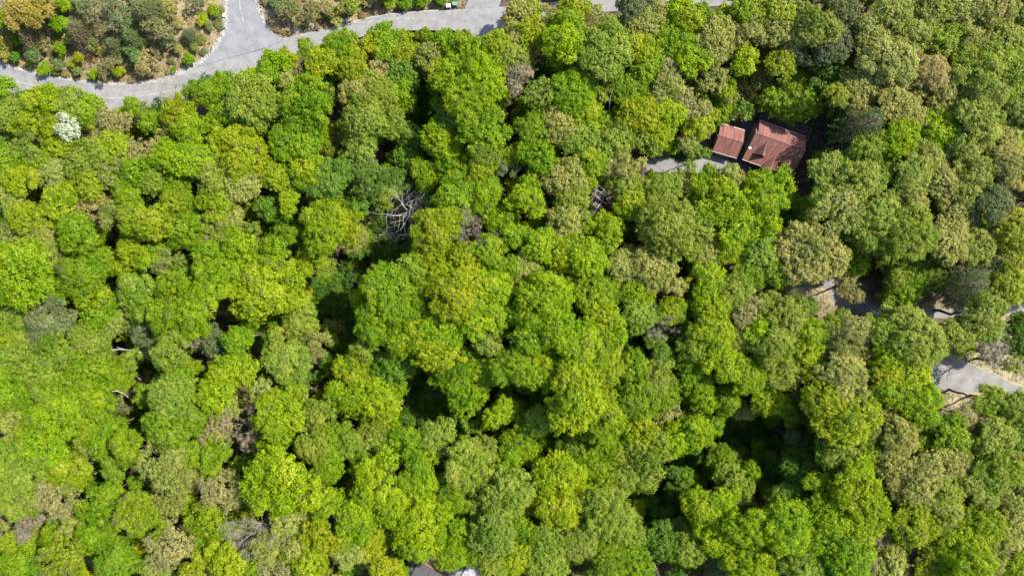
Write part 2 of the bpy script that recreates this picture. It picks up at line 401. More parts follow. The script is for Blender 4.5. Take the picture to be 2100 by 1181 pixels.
# ------------------------------------------------------------------ the wood: one entry per crown: photo x, y, radius (px of the photo), hue letter + crown form
TREES = """
7 187 28 Gm;20 240 36 So;53 207 20 Bm;97 213 42 Ym;143 212 34 So;177 230 36 Go;77 258 34 Ym;140 262 29 Wa;100 285 20 So;197 263 20 Yo;60 300 36 Sa;20 285 28 Bo
240 247 40 Ta;273 222 22 Gm;307 253 24 Gm;287 240 20 Po;350 193 24 Tb;390 184 18 Gm;427 192 32 Gm;463 172 25 Gm;368 230 36 Ym;393 277 38 Lm;345 275 24 Ka;533 217 50 So
510 168 28 Lm;470 235 32 Go;573 132 27 Gm;547 152 26 Gm;587 163 22 Ko;627 102 20 Gm;630 215 56 Gm;660 130 38 Yo;610 293 46 Go;690 160 24 Do;690 100 32 Gm;480 290 38 Yo
500 333 42 Yo;443 363 36 So;350 320 36 Lo;395 325 36 Lo;367 370 30 Go;300 310 34 Ta;283 345 36 Go;233 300 34 Yo;210 282 22 To;180 327 38 So;133 307 34 Yo;87 333 30 Go
27 337 40 Go;43 373 34 Yo;120 360 36 Ko;187 370 36 Yo;233 348 34 Ka;260 378 28 Go;312 368 28 So;563 360 30 Yo;500 375 36 Ko;630 345 34 Lm;670 370 42 Bo;590 378 24 Ko
713 84 22 Gm;783 85 36 Gm;750 97 28 Yo;823 97 32 Yo;867 74 16 Gm;907 86 26 Gm;887 112 28 Ko;935 97 22 Gm;845 115 26 Yo;718 135 30 Yo;765 142 24 To;818 155 38 Bo
760 175 30 So;877 143 24 Ka;970 110 30 Gm;1020 97 28 Yo;1050 125 34 So;1070 28 32 Ko;1062 80 28 Ko;1092 18 19 Gm;1097 70 32 Yo;1125 42 30 Ka;1160 85 46 Lm;1180 15 28 Yo;1143 118 32 Gm
1125 148 26 Do;1240 112 50 So;1233 38 28 Ka;1300 24 40 Po;1267 60 24 Go;1315 57 32 Ko;1300 100 32 Yo;1325 133 34 Gm;1375 85 36 Gm;1350 35 28 Ko;1388 18 26 Lm
925 155 42 Lm;990 165 46 Lm;965 212 44 Lm;910 215 30 Gm;868 190 26 Do;833 195 34 Go;778 205 42 So;735 190 30 Ko;747 245 44 So;743 290 36 So;800 250 30 So;843 283 36 Bm
840 330 32 Bm;933 253 38 Bo;1000 268 38 Gm;905 290 36 Lm;873 352 32 Lm;930 330 28 Gm;997 312 32 So;953 330 22 Yo;987 350 26 Yo;1033 345 24 Po;1053 317 22 Yo;1093 265 34 Go
1100 317 36 Gm;1113 200 46 Sa;1066 165 30 Na;1175 190 42 Gm;1195 235 32 Ym;1150 255 38 Ko;1185 283 36 So;1227 250 28 Gm;1250 178 28 So;1290 190 34 Go;1310 235 36 Yo
1370 190 34 Ka;1375 145 28 To;1367 235 32 Lm;1353 275 28 Lm;1335 292 26 So;1267 287 38 So;1213 333 30 Lm;1193 367 26 Lm;1280 335 40 Ka;1160 367 38 Ko;1280 380 32 So
1093 385 24 Gm;1360 392 32 So;940 377 30 Gm;990 388 32 Gm;757 365 42 Ba;715 340 32 Ba;800 375 36 Ba;1413 45 30 Lm;1408 84 28 Go;1420 122 32 Lm;1467 87 36 Ko
1527 14 34 Gm;1590 27 36 Yo;1467 42 24 Go;1527 67 32 Ka;1583 62 32 Ko;1620 92 26 Ta;1663 53 42 So;1720 25 38 Pa;1740 65 28 Pa;1693 97 42 Po;1527 125 26 Lm;1460 155 32 Ka
1490 177 26 Bo;1547 175 32 Ka;1600 135 28 Yo;1630 200 44 Gm;1590 208 32 Gm;1477 223 28 Gm;1518 222 24 Bm;1418 215 34 Ta;1432 268 26 Yo;1413 288 20 Ka;1693 150 38 Do
1790 77 42 Ko;1865 74 34 So;1830 27 38 So;1890 45 28 Ka;1915 15 36 So;1965 20 34 Ko;2030 20 42 Ko;1970 55 30 To;1935 87 36 Gm;1990 92 34 Ka;2055 84 34 So;2090 45 34 Dm
1817 127 50 Ko;1760 177 36 Ko;1755 207 32 Ko;1715 200 32 Ya;1893 155 42 To;2027 147 52 Gm;2010 192 44 Sm;2083 172 30 Dm;1925 192 34 Ka;1830 217 38 Ko;1770 258 50 Pp
1927 267 34 Lm;1867 240 32 Ko;1937 224 28 Ko;1997 252 48 So;2083 240 32 Bo;1843 285 34 Lo;1777 303 34 Gm;1688 334 30 Gm;1700 356 36 So;1600 371 25 Lm;1562 380 27 Lm
1500 362 22 Ko;1460 350 16 Gm;1440 313 14 Bo;1408 372 22 Ka;1440 388 28 Lm;1760 370 40 So;1812 345 32 Go;1895 322 34 Sm;1940 322 30 Bo;1970 305 34 Sm;1865 360 36 So
1930 368 34 Ko;2000 355 36 So;2065 340 42 Ko;2050 285 30 Ko;1980 390 32 So
20 420 38 Ka;55 450 34 Yo;127 414 36 Yo;187 420 30 Ta;83 478 34 Ko;27 485 30 Ka;160 484 40 Go;110 520 28 Ko;233 437 30 Ka;260 407 28 Lm;300 450 44 Yo;367 418 32 Yo
377 467 36 Gm;400 448 28 Bm;443 414 36 Yo;460 450 32 Ko;413 490 18 Na;517 470 20 So;467 485 28 So;553 427 32 Bo;593 414 28 Yo;43 562 60 Lo;100 592 36 Lo;167 560 42 Go
187 602 38 Yo;205 535 30 Go;275 505 32 Yo;257 550 26 Lo;310 530 26 Lm;347 540 32 Ka;377 555 26 Bm;290 603 44 Sm;357 590 30 Lm;447 575 42 Lm;433 527 32 Gm;483 508 34 Lm
523 522 30 Gm;570 510 36 Gm;597 480 24 Gm;660 465 48 Lm;655 515 34 Lm;555 590 62 Yo;513 640 38 Lm;400 640 46 Lm;338 645 34 Lm;668 550 30 So;625 550 30 Lm
107 655 44 Po;40 630 34 So;35 672 34 Bo;207 637 36 Go;240 657 30 Ko;303 683 38 Po;393 690 22 Na;437 697 30 Po;487 697 40 Go;190 705 40 So;112 712 44 So;40 722 34 So
15 700 30 Yo;357 722 40 So;283 742 30 So;190 757 48 Go;250 770 28 Lo;85 757 36 So;12 757 28 Yo;625 640 44 Sm;617 670 32 So;573 695 28 Sm;650 705 40 Ka;593 745 40 So
483 765 40 Lm;367 775 32 Gm;330 785 26 Bo;712 470 34 Ym;735 497 36 Ko;730 425 32 Bo;790 412 32 So;797 492 28 Do;800 520 26 Do;893 470 46 Yo;880 517 30 Yo;935 418 34 Gm
993 408 32 Gm;1018 446 24 Gm;972 470 28 Tb;1053 485 28 Gm;1077 418 32 Lm;1000 512 28 Gm;845 545 34 So;955 540 38 Yo;915 560 34 Yo;817 552 26 Lm;727 607 26 Lm;793 612 52 Go
775 657 40 Gm;833 640 34 Go;870 590 32 Go;935 605 50 Yo;1000 600 42 Lo;1033 555 30 Go;990 650 44 Lo;860 675 28 Lm;910 675 40 Go;833 700 28 Lm;893 722 40 Yo;935 755 40 Go
1000 700 34 Ko;1113 612 52 Lo;1085 665 50 Go;1145 670 50 Lo;1080 555 32 Ko;1110 505 34 Lo;1165 457 38 Ko;1160 520 36 Lo;1207 530 36 Lo;1240 478 34 Lm;1213 462 22 Lm;1293 415 30 Lm
1175 405 30 So;1300 455 26 Do;1365 462 50 So;1345 425 30 So;1280 545 32 Ko;1340 550 40 Ko;1380 582 30 Ko;1193 585 30 So;1133 565 26 Go;1220 610 40 Lo;1257 595 28 Go
1233 655 40 Yo;1177 622 26 Bo;1310 600 30 Lo;1310 648 34 So;1260 695 42 Lo;1347 657 26 Nb;1377 635 28 Lm;1200 712 42 Lo;1145 720 36 Go;1060 750 42 Gm;1113 763 34 Lo
1173 770 36 Yo;1235 755 34 Yo;1300 748 40 Gm;1345 774 34 Sm;1355 722 36 Bo;810 738 42 Bm;745 710 34 So;735 755 40 Lm;757 777 28 Lm;985 762 32 Go;903 777 30 Gm
1415 460 40 So;1418 505 32 So;1475 415 40 Lm;1573 412 42 Lm;1505 462 36 Lm;1573 458 34 Lm;1560 487 26 Go;1447 520 32 Ko;1497 505 30 Lm;1565 525 40 So;1660 520 54 Ko
1615 450 20 Do;1710 435 44 Ka;1680 405 26 Gm;1800 460 44 Sm;1865 480 50 Gm;1940 495 38 Ko;1812 410 30 So;1870 412 30 Ko;1960 430 34 Ko;1815 510 30 Gm;1745 535 30 Gm
1850 560 42 Gm;1910 565 40 Gm;1843 600 34 Gm;2030 420 42 Po;2000 505 34 So;2020 540 38 Pa;1985 583 44 Pp;2075 470 44 Yo;2083 520 34 Ya;2067 585 32 Yo;1742 591 28 Ta;592 122 20 Ym;1412 352 19 Sa
1733 680 46 Ka;1618 600 16 Pp;1447 580 36 Lm;1457 630 36 Lm;1507 595 32 So;1533 560 34 Go;1590 553 30 Gm;1533 635 32 Ta;1612 650 38 So;1575 628 28 So;1656 628 18 Bo
1550 680 26 Lm;1663 682 30 Lm;1457 688 42 Lo;1425 712 32 So;1512 695 30 So;1585 712 44 So;1650 717 32 Lm;1605 760 38 So;1700 728 36 Ka;1760 715 30 Ka;1727 768 46 Ko
1810 682 38 Go;1857 662 36 So;1868 697 44 So;1947 690 40 So;2015 640 40 So;2015 670 30 Go;1823 735 34 Lo;1880 730 30 So;1810 772 36 Yo;1868 772 34 Lm;2085 672 28 Do
2076 700 30 Do;2030 715 26 Na;2075 745 18 Sa;1480 745 36 Lo;1533 770 32 Lo;1420 765 32 Go
33 807 38 Go;105 805 44 Go;190 812 44 Lo;115 850 54 Lo;33 862 36 Ko;85 915 46 Lo;15 945 38 So;180 862 34 Yo;250 832 30 Pa;297 818 26 Go;325 822 26 Ka;360 820 46 So
363 870 50 Go;450 800 38 Lo;458 832 30 Ko;440 882 34 Ta;507 865 32 Tb;573 862 50 Lo;533 805 26 Ka;597 812 32 Gm;650 852 32 So;680 900 30 Gm;235 870 30 Go;167 920 26 Sa
213 905 34 Go;265 915 38 Lo;235 960 30 So;147 968 44 Ym;60 977 40 So;40 1025 42 So;120 1020 42 Ta;147 1080 22 Ko;65 1075 30 Na;213 1040 50 Gm;228 1005 28 Gm
293 1053 46 Yo;193 1095 30 Gm;320 950 36 Ka;363 925 30 Ko;345 977 36 Ka;458 1005 42 Ta;353 1020 32 Ka;387 1037 16 Ym;392 978 28 Ko;393 925 28 Lo;443 930 36 Go
427 1065 36 Lm;415 1097 30 Go;585 985 72 Lm;665 1027 44 Lm;675 955 38 Go;645 915 32 So;527 1080 38 Nb;605 1070 38 Ko;580 1107 34 Ya;545 1125 30 Ko;617 1117 34 Ko
665 1097 36 Yo;467 1140 40 Yo;415 1122 28 Go;350 1115 44 Ta;320 1165 32 Ko;240 1150 44 Go;215 1117 24 Ka;135 1145 44 Ya;47 1165 40 Go;40 1115 28 Yo;57 1098 20 Gm
107 1100 20 Gm;10 1095 24 Ka;400 1167 30 Yo;520 1162 30 Go;573 1167 34 Ta;633 1152 34 Yo;712 812 34 Lm;765 825 46 Lm;815 805 30 Gm;790 865 34 Ya;765 900 32 So;720 915 32 So
787 937 24 Ta;737 950 28 Gm;840 910 38 Gm;897 895 46 Sm;850 960 38 Gm;960 797 36 Gm;930 832 22 Po;943 862 28 Bo;970 870 26 Bo;972 840 16 Sm;1025 845 42 Lm;1063 885 38 Lm
995 925 28 So;955 955 46 Sm;1035 935 38 Gm;1075 925 28 Lm;1115 860 42 So;1175 815 54 Yo;1235 845 44 Lo;1300 815 44 Go;1360 805 34 Go;1310 865 38 Yo;1222 885 34 Gm
1365 838 26 Ta;1180 912 32 Bm;1213 945 36 Gm;1265 925 36 Lo;1318 935 50 So;1290 985 42 So;1385 895 38 Lm;1145 985 48 Lm;1165 948 26 Lm;1235 978 32 Lm;1035 1005 50 So
1085 1020 30 Yo;997 985 30 Yo;790 1005 56 Lm;885 1050 34 Yo;865 1000 34 Lm;925 1030 36 Gm;907 1000 26 Go;985 1040 28 So;730 1060 44 Lo;710 1105 30 Lm;760 1100 30 Yo
865 1085 50 Lm;722 1130 34 Km;785 1158 36 Yo;940 1095 36 Go;1010 1090 44 So;1035 1045 30 So;925 1136 28 Lo;972 1132 28 Go;1090 1085 32 Gm;1015 1157 30 So;1060 1142 32 Yo
1145 1040 44 Yo;1195 1025 30 Yo;1240 1060 54 Sm;1280 1090 38 So;1190 1110 40 So;1125 1120 40 So;1250 1145 40 Go;1300 1160 36 Go;1120 1162 34 So;1355 1110 48 Bo
1350 1070 36 Do;1385 1005 30 Do;1330 1030 26 Do;1433 807 34 Gm;1487 825 34 Gm;1425 885 46 Lm;1460 872 32 Gm;1520 855 28 Ko;1580 820 40 Lm;1617 850 30 So;1685 810 52 Yo
1730 857 54 Yo;1755 820 34 Ka;1715 917 42 So;1765 880 36 So;1833 890 42 Ko;1882 824 44 Lm;1815 807 34 Lm;1885 905 22 Go;1625 898 28 Pa;1473 935 36 Go;1487 975 34 So
1510 1000 30 So;1535 960 30 Gm;1435 1040 46 Lm;1480 1035 36 Lm;1465 1095 34 Lm;1610 950 36 Do;1650 970 46 Dm;1615 1020 34 Bo;1680 1020 40 Go;1750 970 36 Lo;1783 930 30 Lm
1760 1020 48 Lo;1827 945 36 Ko;1883 975 50 Ko;1840 990 30 Ko;1920 1035 44 So;1870 1070 44 Yo;1540 1075 44 Lm;1605 1075 50 Lm;1535 1150 42 Lm;1673 1110 38 Gm;1640 1160 42 Sm
1715 1065 40 Lo;1765 1080 34 Lo;1808 1075 34 Ka;1740 1135 48 Go;1720 1167 34 Bo;1790 1132 26 Nb;1825 1150 36 Ko;1900 1140 36 Ya;1965 1140 54 Lm;2023 1140 32 Sm;2087 1155 26 Lm
2005 1070 44 Lm;1950 945 32 Ko;1995 1000 44 So;1945 895 38 Go;1955 925 30 Go;2033 895 38 So;2030 965 46 Go;2085 960 30 So;2080 1040 44 Ko;2065 1085 34 Ko;2025 822 32 Gm
2080 834 30 Go;1975 855 24 Ta;1935 862 20 Na;2090 890 34 Bo;1900 870 18 Go;1412 1120 34 So;1460 1162 34 Pa
""".replace("\n", ";")
# low growth of the hillside above the road, and of the road corner
SHRUBS = """
60 28 45 Oo;8 35 18 Lo;135 6 18 Lo;125 45 20 Go;60 76 28 Pa;33 82 14 Go;67 110 22 Pa;122 103 16 Go;160 62 30 Pa;190 24 30 Pa;213 60 22 Pa;250 37 34 Pa;300 24 36 Pa;320 60 36 Pa
272 78 28 Pa;235 92 24 Pa;193 90 20 Pa;160 118 12 Yo;117 134 16 Pa;90 140 14 Go;113 146 8 Go;258 98 16 Go;190 153 11 Lo;218 142 26 Pa;243 145 13 Yo;272 112 26 Pa;298 128 24 Ta
387 121 14 Gm;358 143 7 Gm;345 147 5 Gm;388 72 20 Pa;345 80 24 Pa;395 12 22 Pa;345 15 22 Ko;440 22 12 Go;400 95 12 Pa;30 117 14 Bo;8 112 16 Oo;12 92 18 Oo;28 52 20 Do;200 103 10 Oo
160 148 12 Pa;235 120 16 Pa;90 18 22 Oo;165 5 20 Pa;225 8 22 Pa;275 3 20 Pa;430 55 10 Pa;415 40 12 Yo;365 45 14 Ta;140 82 14 Ko;85 95 14 Ta;320 105 16 Pa;365 105 12 Ko;310 150 10 Ta;60 132 9 Yo;148 130 9 Lo
590 15 30 Pa;615 32 24 Pa;640 22 26 Pa;668 18 22 Ka;712 18 26 Sa;690 38 14 Ka;565 10 16 Pa;760 6 12 Ta;795 3 16 Gm;830 3 18 Gm;870 1 16 Gm;905 -4 14 Gm;735 4 18 Ka
""".replace("\n", ";")
HUES = {'L': (.124, .182, .005), 'Y': (.146, .178, .009), 'G': (.086, .146, .006), 'B': (.060, .115, .016), 'D': (.036, .078, .009), 'K': (.182, .182, .050),  # D has the shade of the dark gaps put into its green
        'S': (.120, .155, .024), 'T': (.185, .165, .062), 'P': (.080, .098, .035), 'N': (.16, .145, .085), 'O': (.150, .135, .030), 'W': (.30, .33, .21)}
TWIGHUE = {'T': (.17, .135, .085), 'N': (.16, .14, .105), 'P': (.13, .12, .075)}
HUENAME = {'L': 'lime green', 'Y': 'yellow-green', 'G': 'fresh green', 'B': 'cool mid-green', 'D': 'dark green', 'K': 'pale khaki-green', 'S': 'sage green', 'T': 'tan-green',
           'P': 'dark grey-green', 'N': 'greyish', 'O': 'orange-olive', 'W': 'white-blossomed'}
FORMNAME = {'m': 'lumpy-crowned tree', 'o': 'leafy tree', 'a': 'thin-crowned tree', 'p': 'conifer', 'b': 'leafless tree'}
def parse(s):
    out = []
    for q in s.split(';'):
        q = q.split()
        if len(q) == 4: out.append((float(q[0]), float(q[1]), float(q[2]), q[3][0], q[3][1]))
    return out
TREES = parse(TREES); SHRUBS = parse(SHRUBS)
# shaded hollows of the drainage line (photo x, y, radius): undergrowth there is tinted dark to deepen the shade
HOLLOWS = [(868, 200, 26), (852, 250, 18), (790, 450, 34), (800, 500, 40), (760, 540, 34), (700, 580, 40), (655, 605, 38), (690, 640, 30), (545, 470, 24), (575, 450, 22), (705, 690, 26), (850, 830, 44), (900, 820, 26), (930, 870, 24),
           (290, 850, 26), (275, 880, 18), (300, 740, 26), (525, 690, 22), (1310, 710, 26), (1500, 880, 40), (1560, 895, 48), (1440, 940, 28), (1350, 1010, 44), (1310, 1000, 26), (1415, 960, 26), (1125, 148, 22), (610, 430, 20), (1050, 860, 18),
           (1100, 820, 16), (1030, 710, 16), (715, 950, 22), (690, 985, 16), (1390, 1060, 26), (1350, 1080, 20), (215, 1000, 18), (1400, 545, 14), (1600, 430, 14), (1700, 250, 26), (1690, 285, 22)]
MARKS = [("the red-roofed house", 1595, 300), ("the small red-roofed garage", 1492, 290), ("the road junction", 490, 100), ("the white-blossomed tree", 140, 262),
         ("the tall grey dead tree", 834, 440), ("the brown leafless tree", 972, 470), ("the forked dead tree", 1235, 420), ("the road's left end", 20, 175),
         ("the shadow on the road", 1000, 50), ("the pale driveway", 1385, 340), ("the gravel patch", 1720, 605), ("the grey clearing", 1980, 760),
         ("the bottom grey roof", 860, 1170), ("the largest yellow-green crown", 585, 985), ("the top right corner", 2090, 10), ("the bottom right corner", 2090, 1170),
         ("the bottom left corner", 10, 1175), ("the photo centre", 1050, 590), ("the left edge middle", 5, 590), ("the right edge middle", 2095, 590),
         ("the twin lime crown", 965, 185), ("the big sunlit crown", 555, 590), ("the fallen white trunks", 265, 718), ("the lower-right dark hollow", 1560, 900),
         ("the centre-left dark hollow", 665, 610), ("the bottom edge", 1300, 1178), ("the lower-centre dark gap", 860, 820), ("the top edge", 1500, 3)]
def near_mark(x, y, own=None):
    b = min((m for m in MARKS if math.hypot(m[1] - x, m[2] - y) > 22), key=lambda m: math.hypot(m[1] - x, m[2] - y))
    dx, dy = x - b[1], y - b[2]; v = "above" if dy < 0 else "below"; h = "right of" if dx > 0 else "left of"
    if abs(dx) > 2.4 * abs(dy): w = "directly " + h
    elif abs(dy) > 2.4 * abs(dx): w = "directly " + v
    else: w = v + " and " + h
    return b[0], w, math.hypot(dx, dy)
ORD = ["", "second nearest", "third nearest", "fourth nearest", "fifth nearest", "sixth nearest", "seventh nearest", "eighth nearest", "ninth nearest", "tenth nearest", "eleventh nearest", "twelfth nearest"]
def label_all(items, kind=None):
    """items: (object, x, y, r, hue, form); a label that singles each out"""
    by = {}
    for it in items:
        o, x, y, r, hu, fo = it; size = "big" if r > 46 else "small" if r < (12 if kind else 26) else "mid-sized" if not kind else "broad" if r > 26 else "bushy"
        what = kind or FORMNAME[fo]; m, w, d = near_mark(x, y)
        hn = HUENAME[hu] if not (fo == 'b') else {'T': 'brownish', 'N': 'grey', 'P': 'grey-brown'}[hu]
        by.setdefault((f"{size} {hn} {what}", w, m), []).append((d, o))
    for (a, w, m), lst in by.items():
        lst.sort(key=lambda q: q[0])
        for i, (d, o) in enumerate(lst):
            if len(lst) == 1: t = f"{a} {w} {m}"
            else: t = f"{a} {w} {m}, {'nearest' if i == 0 else ORD[i]}"
            o["label"] = t
# ------------------------------------------------------------------ ground
def make_ground():
    inner = np.arange(-190, 190.1, 1.25); innery = np.arange(-120, 120.1, 1.25)
    far = np.array([-2500, -1200, -600, -350, -250]); xs = np.concatenate([far, inner, -far[::-1]]); ys = np.concatenate([far, [-160], innery, [160], -far[::-1]])
    X, Y = np.meshgrid(xs, ys); x = X.ravel(); y = Y.ravel(); z = height(x, y)
    V = np.stack([x, y, z], 1); nx = len(xs); i, j = np.meshgrid(np.arange(nx - 1), np.arange(len(ys) - 1)); b = (j * nx + i).ravel()
    F = np.stack([b, b + 1, b + nx + 1, b + nx], 1)
    me = np_mesh("ground", V, F, None, smooth=True)
    wob = 1.2 * np.sin(x * .9 + np.sin(y * .7) * 2) + .8 * np.sin(y * 1.3 + x * .4)
    def soft(pts, w=2.0):
        p = poly(pts); ins = inside(x, y, p); d = dist_polyline(x, y, np.vstack([p, p[:1]])); return np.clip(.5 + (np.where(ins, d, -d) + wob * .5) / w, 0, 1)
    dry = np.maximum(soft(HILL, 1.2), soft(EAST, 1.2)); gold = np.maximum(soft(CLEAR, 5), soft(CLEARB, 6)); grass = soft(LAWN, .8)
    C = np.stack([dry, gold, grass, np.ones_like(x)], 1)
    a = me.attributes.new("zones", 'FLOAT_COLOR', 'POINT'); a.data.foreach_set("color", C.astype(np.float32).ravel())
    m, n, l, bs = mat_new("forest_ground"); tc = n.new("ShaderNodeTexCoord"); co = tc.outputs["Object"]
    za = attr(n, "zones", 'GEOMETRY'); sp = n.new("ShaderNodeSeparateColor"); l.new(za.outputs["Color"], sp.inputs[0])
    def layer(scale, stops, dist=0.0):
        t = noise(n, l, scale, 8, .72, co, dist); r = ramp(n, stops); l.new(t.outputs[0], r.inputs[0]); return r.outputs[0]
    litter = layer(.8, [(.30, (.012, .014, .008)), (.45, (.035, .028, .017)), (.60, (.068, .046, .032)), (.72, (.020, .034, .009))])
    dryc = layer(.42, [(.28, (.05, .04, .02)), (.42, (.115, .085, .042)), (.52, (.155, .12, .068)), (.62, (.085, .08, .028)), (.78, (.20, .155, .10))], .6)
    goldc = layer(.5, [(.3, (.12, .10, .06)), (.5, (.18, .15, .09)), (.7, (.125, .125, .05))])
    grassc = layer(1.5, [(.3, (.03, .065, .018)), (.7, (.055, .095, .025))])
    cur = litter
    for k, c in ((0, dryc), (1, goldc), (2, grassc)):
        mx = n.new("ShaderNodeMix"); mx.data_type = 'RGBA'; l.new(sp.outputs[k], mx.inputs[0]); l.new(cur, mx.inputs[6]); l.new(c, mx.inputs[7]); cur = mx.outputs[2]
    l.new(cur, bs.inputs["Base Color"]); bs.inputs["Roughness"].default_value = 1; bs.inputs["Specular IOR Level"].default_value = .1
    t = noise(n, l, 1.6, 8, .75, co); bp = n.new("ShaderNodeBump"); bp.inputs["Distance"].default_value = .5; bp.inputs["Strength"].default_value = .8
    l.new(t.outputs[0], bp.inputs["Height"]); l.new(bp.outputs[0], bs.inputs["Normal"])
    me.materials.append(m); o = link("ground", me); tag(o, kind="structure")
make_ground()

def asphalt(name, a, b, c, sc=.35, stretch=None):
    m, n, l, bs = mat_new(name); tc = n.new("ShaderNodeTexCoord"); co = tc.outputs["Object"]
    t = noise(n, l, sc, 6, .6, co, .4); r = ramp(n, [(.32, a), (.52, b), (.72, c)]); l.new(t.outputs[0], r.inputs[0])
    g = noise(n, l, 9, 3, .7, co); g2 = ramp(n, [(.3, (.86, .86, .86)), (.7, (1.12, 1.12, 1.12))]); l.new(g.outputs[0], g2.inputs[0])
    mx = n.new("ShaderNodeMix"); mx.data_type = 'RGBA'; mx.blend_type = 'MULTIPLY'; mx.inputs[0].default_value = 1
    l.new(r.outputs[0], mx.inputs[6]); l.new(g2.outputs[0], mx.inputs[7]); l.new(mx.outputs[2], bs.inputs["Base Color"])
    bs.inputs["Roughness"].default_value = .92; bs.inputs["Specular IOR Level"].default_value = .2; return m
ROADM = asphalt("worn_asphalt", (.086, .084, .081), (.108, .105, .101), (.127, .123, .118))
SIDEM = asphalt("grey_asphalt", (.080, .080, .082), (.100, .099, .101), (.118, .116, .118))
DRIVEM = asphalt("driveway_asphalt", (.075, .070, .062), (.105, .100, .094), (.135, .125, .108))
DARKM = asphalt("dark_blacktop", (.03, .032, .038), (.036, .038, .044), (.042, .044, .05))  # dark blue-grey blacktop, its own colour
GRAVM = asphalt("gravel", (.11, .10, .09), (.15, .14, .125), (.19, .18, .165), 1.6)
CONCM = asphalt("pale_concrete", (.080, .078, .076), (.102, .099, .096), (.120, .116, .112))
def smooth_pts(pts, k=4):
    out = []; n = len(pts)
    for i in range(n - 1):
        p0, p1, p2, p3 = (np.array(pts[max(i - 1, 0)], float), np.array(pts[i], float), np.array(pts[i + 1], float), np.array(pts[min(i + 2, n - 1)], float))
        for j in range(k):
            t = j / k; out.append(.5 * (2 * p1 + (p2 - p0) * t + (2 * p0 - 5 * p1 + 4 * p2 - p3) * t * t + (3 * p1 - p0 - 3 * p2 + p3) * t ** 3))
    out.append(np.array(pts[-1], float)); return out
def sheet(name, pts, z, mat, drape=False, jag=0.0, seed=0, closed_smooth=False):
    rs = random.Random(seed); q = [P(a, b) for a, b in pts]
    if closed_smooth: q = [P(*s) for s in smooth_pts(list(pts) + [pts[0]], 4)[:-1]]
    q = [(a + rs.uniform(-jag, jag), b + rs.uniform(-jag, jag)) for a, b in q]
    mb = MB(); mb.slab([(a, b, z) for a, b in q], .25); return tag(mb.build(name, mat), kind="structure")
sheet("shoulder", [(a, b - 3.0) for a, b in smooth_pts(MAIN_U[:8])] + [(a, b + 3.0) for a, b in smooth_pts(MAIN_U[:8])][::-1], .035, GRAVM, jag=.12, seed=3)
sheet("shoulder", [(a, b - 2.5) for a, b in smooth_pts(MAIN_U[12:18])] + [(a, b + 2.5) for a, b in smooth_pts(MAIN_U[12:18])][::-1], .035, GRAVM, jag=.12, seed=4)
road = smooth_pts(MAIN_U) + smooth_pts(MAIN_L)[::-1]
sheet("road", road, .06, ROADM, jag=.03, seed=1)
sheet("side_road", smooth_pts(SIDE[:6]) + smooth_pts(SIDE[6:9])[1:] + smooth_pts(SIDE[8:])[1:], .068, SIDEM, jag=.03, seed=2)
sheet("driveway", TOPD, .074, DARKM if False else SIDEM)
sheet("driveway", SPUR, .078, ROADM)
sheet("driveway", DRIVE, .05, CONCM, jag=.12, seed=5, closed_smooth=True)
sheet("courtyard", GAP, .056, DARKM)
sheet("gravel_track", smooth_pts(LOT_A[:9]) + smooth_pts(LOT_A[9:]), .05, DRIVEM, jag=.25, seed=6)
sheet("parking_area", LOT_B, .055, DRIVEM, jag=.55, seed=7, closed_smooth=True)
sheet("parking_area", LOT_C, .05, ROADM)

def ribbon(name, pts, w, z, mat, jag=.03, gap=0.0, seed=0):
    rs = random.Random(seed); q = [P(*s) for s in smooth_pts(pts, 8)]; mb = MB(); L = []; R = []
    for i, p in enumerate(q):
        t = q[min(i + 1, len(q) - 1)] - q[max(i - 1, 0)]; t = t / np.linalg.norm(t); nn = np.array([-t[1], t[0]]); ww = w / 2 * rs.uniform(.7, 1.25); off = nn * rs.uniform(-jag, jag)
        L.append(p + nn * ww + off); R.append(p - nn * ww + off)
    for i in range(len(q) - 1):
        if rs.random() < gap: continue
        mb.add([(*L[i], z), (*R[i], z), (*R[i + 1], z), (*L[i + 1], z)], [(0, 1, 2, 3)])
    return tag(mb.build(name, mat), kind="structure")
PAINT = simple("worn_road_paint", [(.35, (.13, .125, .10)), (.65, (.20, .19, .155))], 2)
SEAL = simple("crack_sealant", [(.3, (.045, .045, .045)), (.7, (.075, .075, .072))], 2)
ribbon("centre_line", [(-60, 138), (0, 158), (60, 173), (110, 184), (150, 194), (193, 200), (247, 201), (290, 197), (333, 190), (365, 181)], .16, .072, PAINT, .02, .12, 1)
ribbon("centre_line", [(490, -30), (492, 10), (497, 35), (502, 55)], .14, .08, PAINT, .02, .2, 2)
ribbon("road_seam", [(403, 137), (432, 131), (460, 122), (510, 109), (550, 98), (582, 82)], .16, .082, SEAL, .03, .06, 3)
ribbon("road_seam", [(340, 186), (400, 168), (460, 150), (500, 139), (540, 124), (590, 107)], .14, .072, SEAL, .03, .15, 4)
ribbon("road_crack", [(501, 50), (506, 75), (510, 100)], .10, .082, SEAL, .06, .1, 5)
ribbon("road_crack", [(478, 5), (476, 40), (478, 80), (470, 104)], .06, .082, SEAL, .06, .35, 6)
ribbon("road_crack", [(398, 150), (405, 158), (404, 166), (392, 176)], .07, .072, SEAL, .06, .1, 7)
ribbon("road_crack", [(195, 178), (197, 188), (194, 196)], .06, .072, SEAL, .06, .2, 8)
ribbon("road_crack", [(780, 45), (830, 40), (880, 44), (940, 38)], .06, .072, SEAL, .08, .35, 9)
ribbon("road_edge_kerb", [(20, 188), (40, 195), (60, 200)], .25, .10, SEAL, .02, 0, 10)
ribbon("gravel_seam", [(720, 47), (760, 46), (800, 42), (850, 38)], .35, .07, GRAVM, .12, .3, 11)

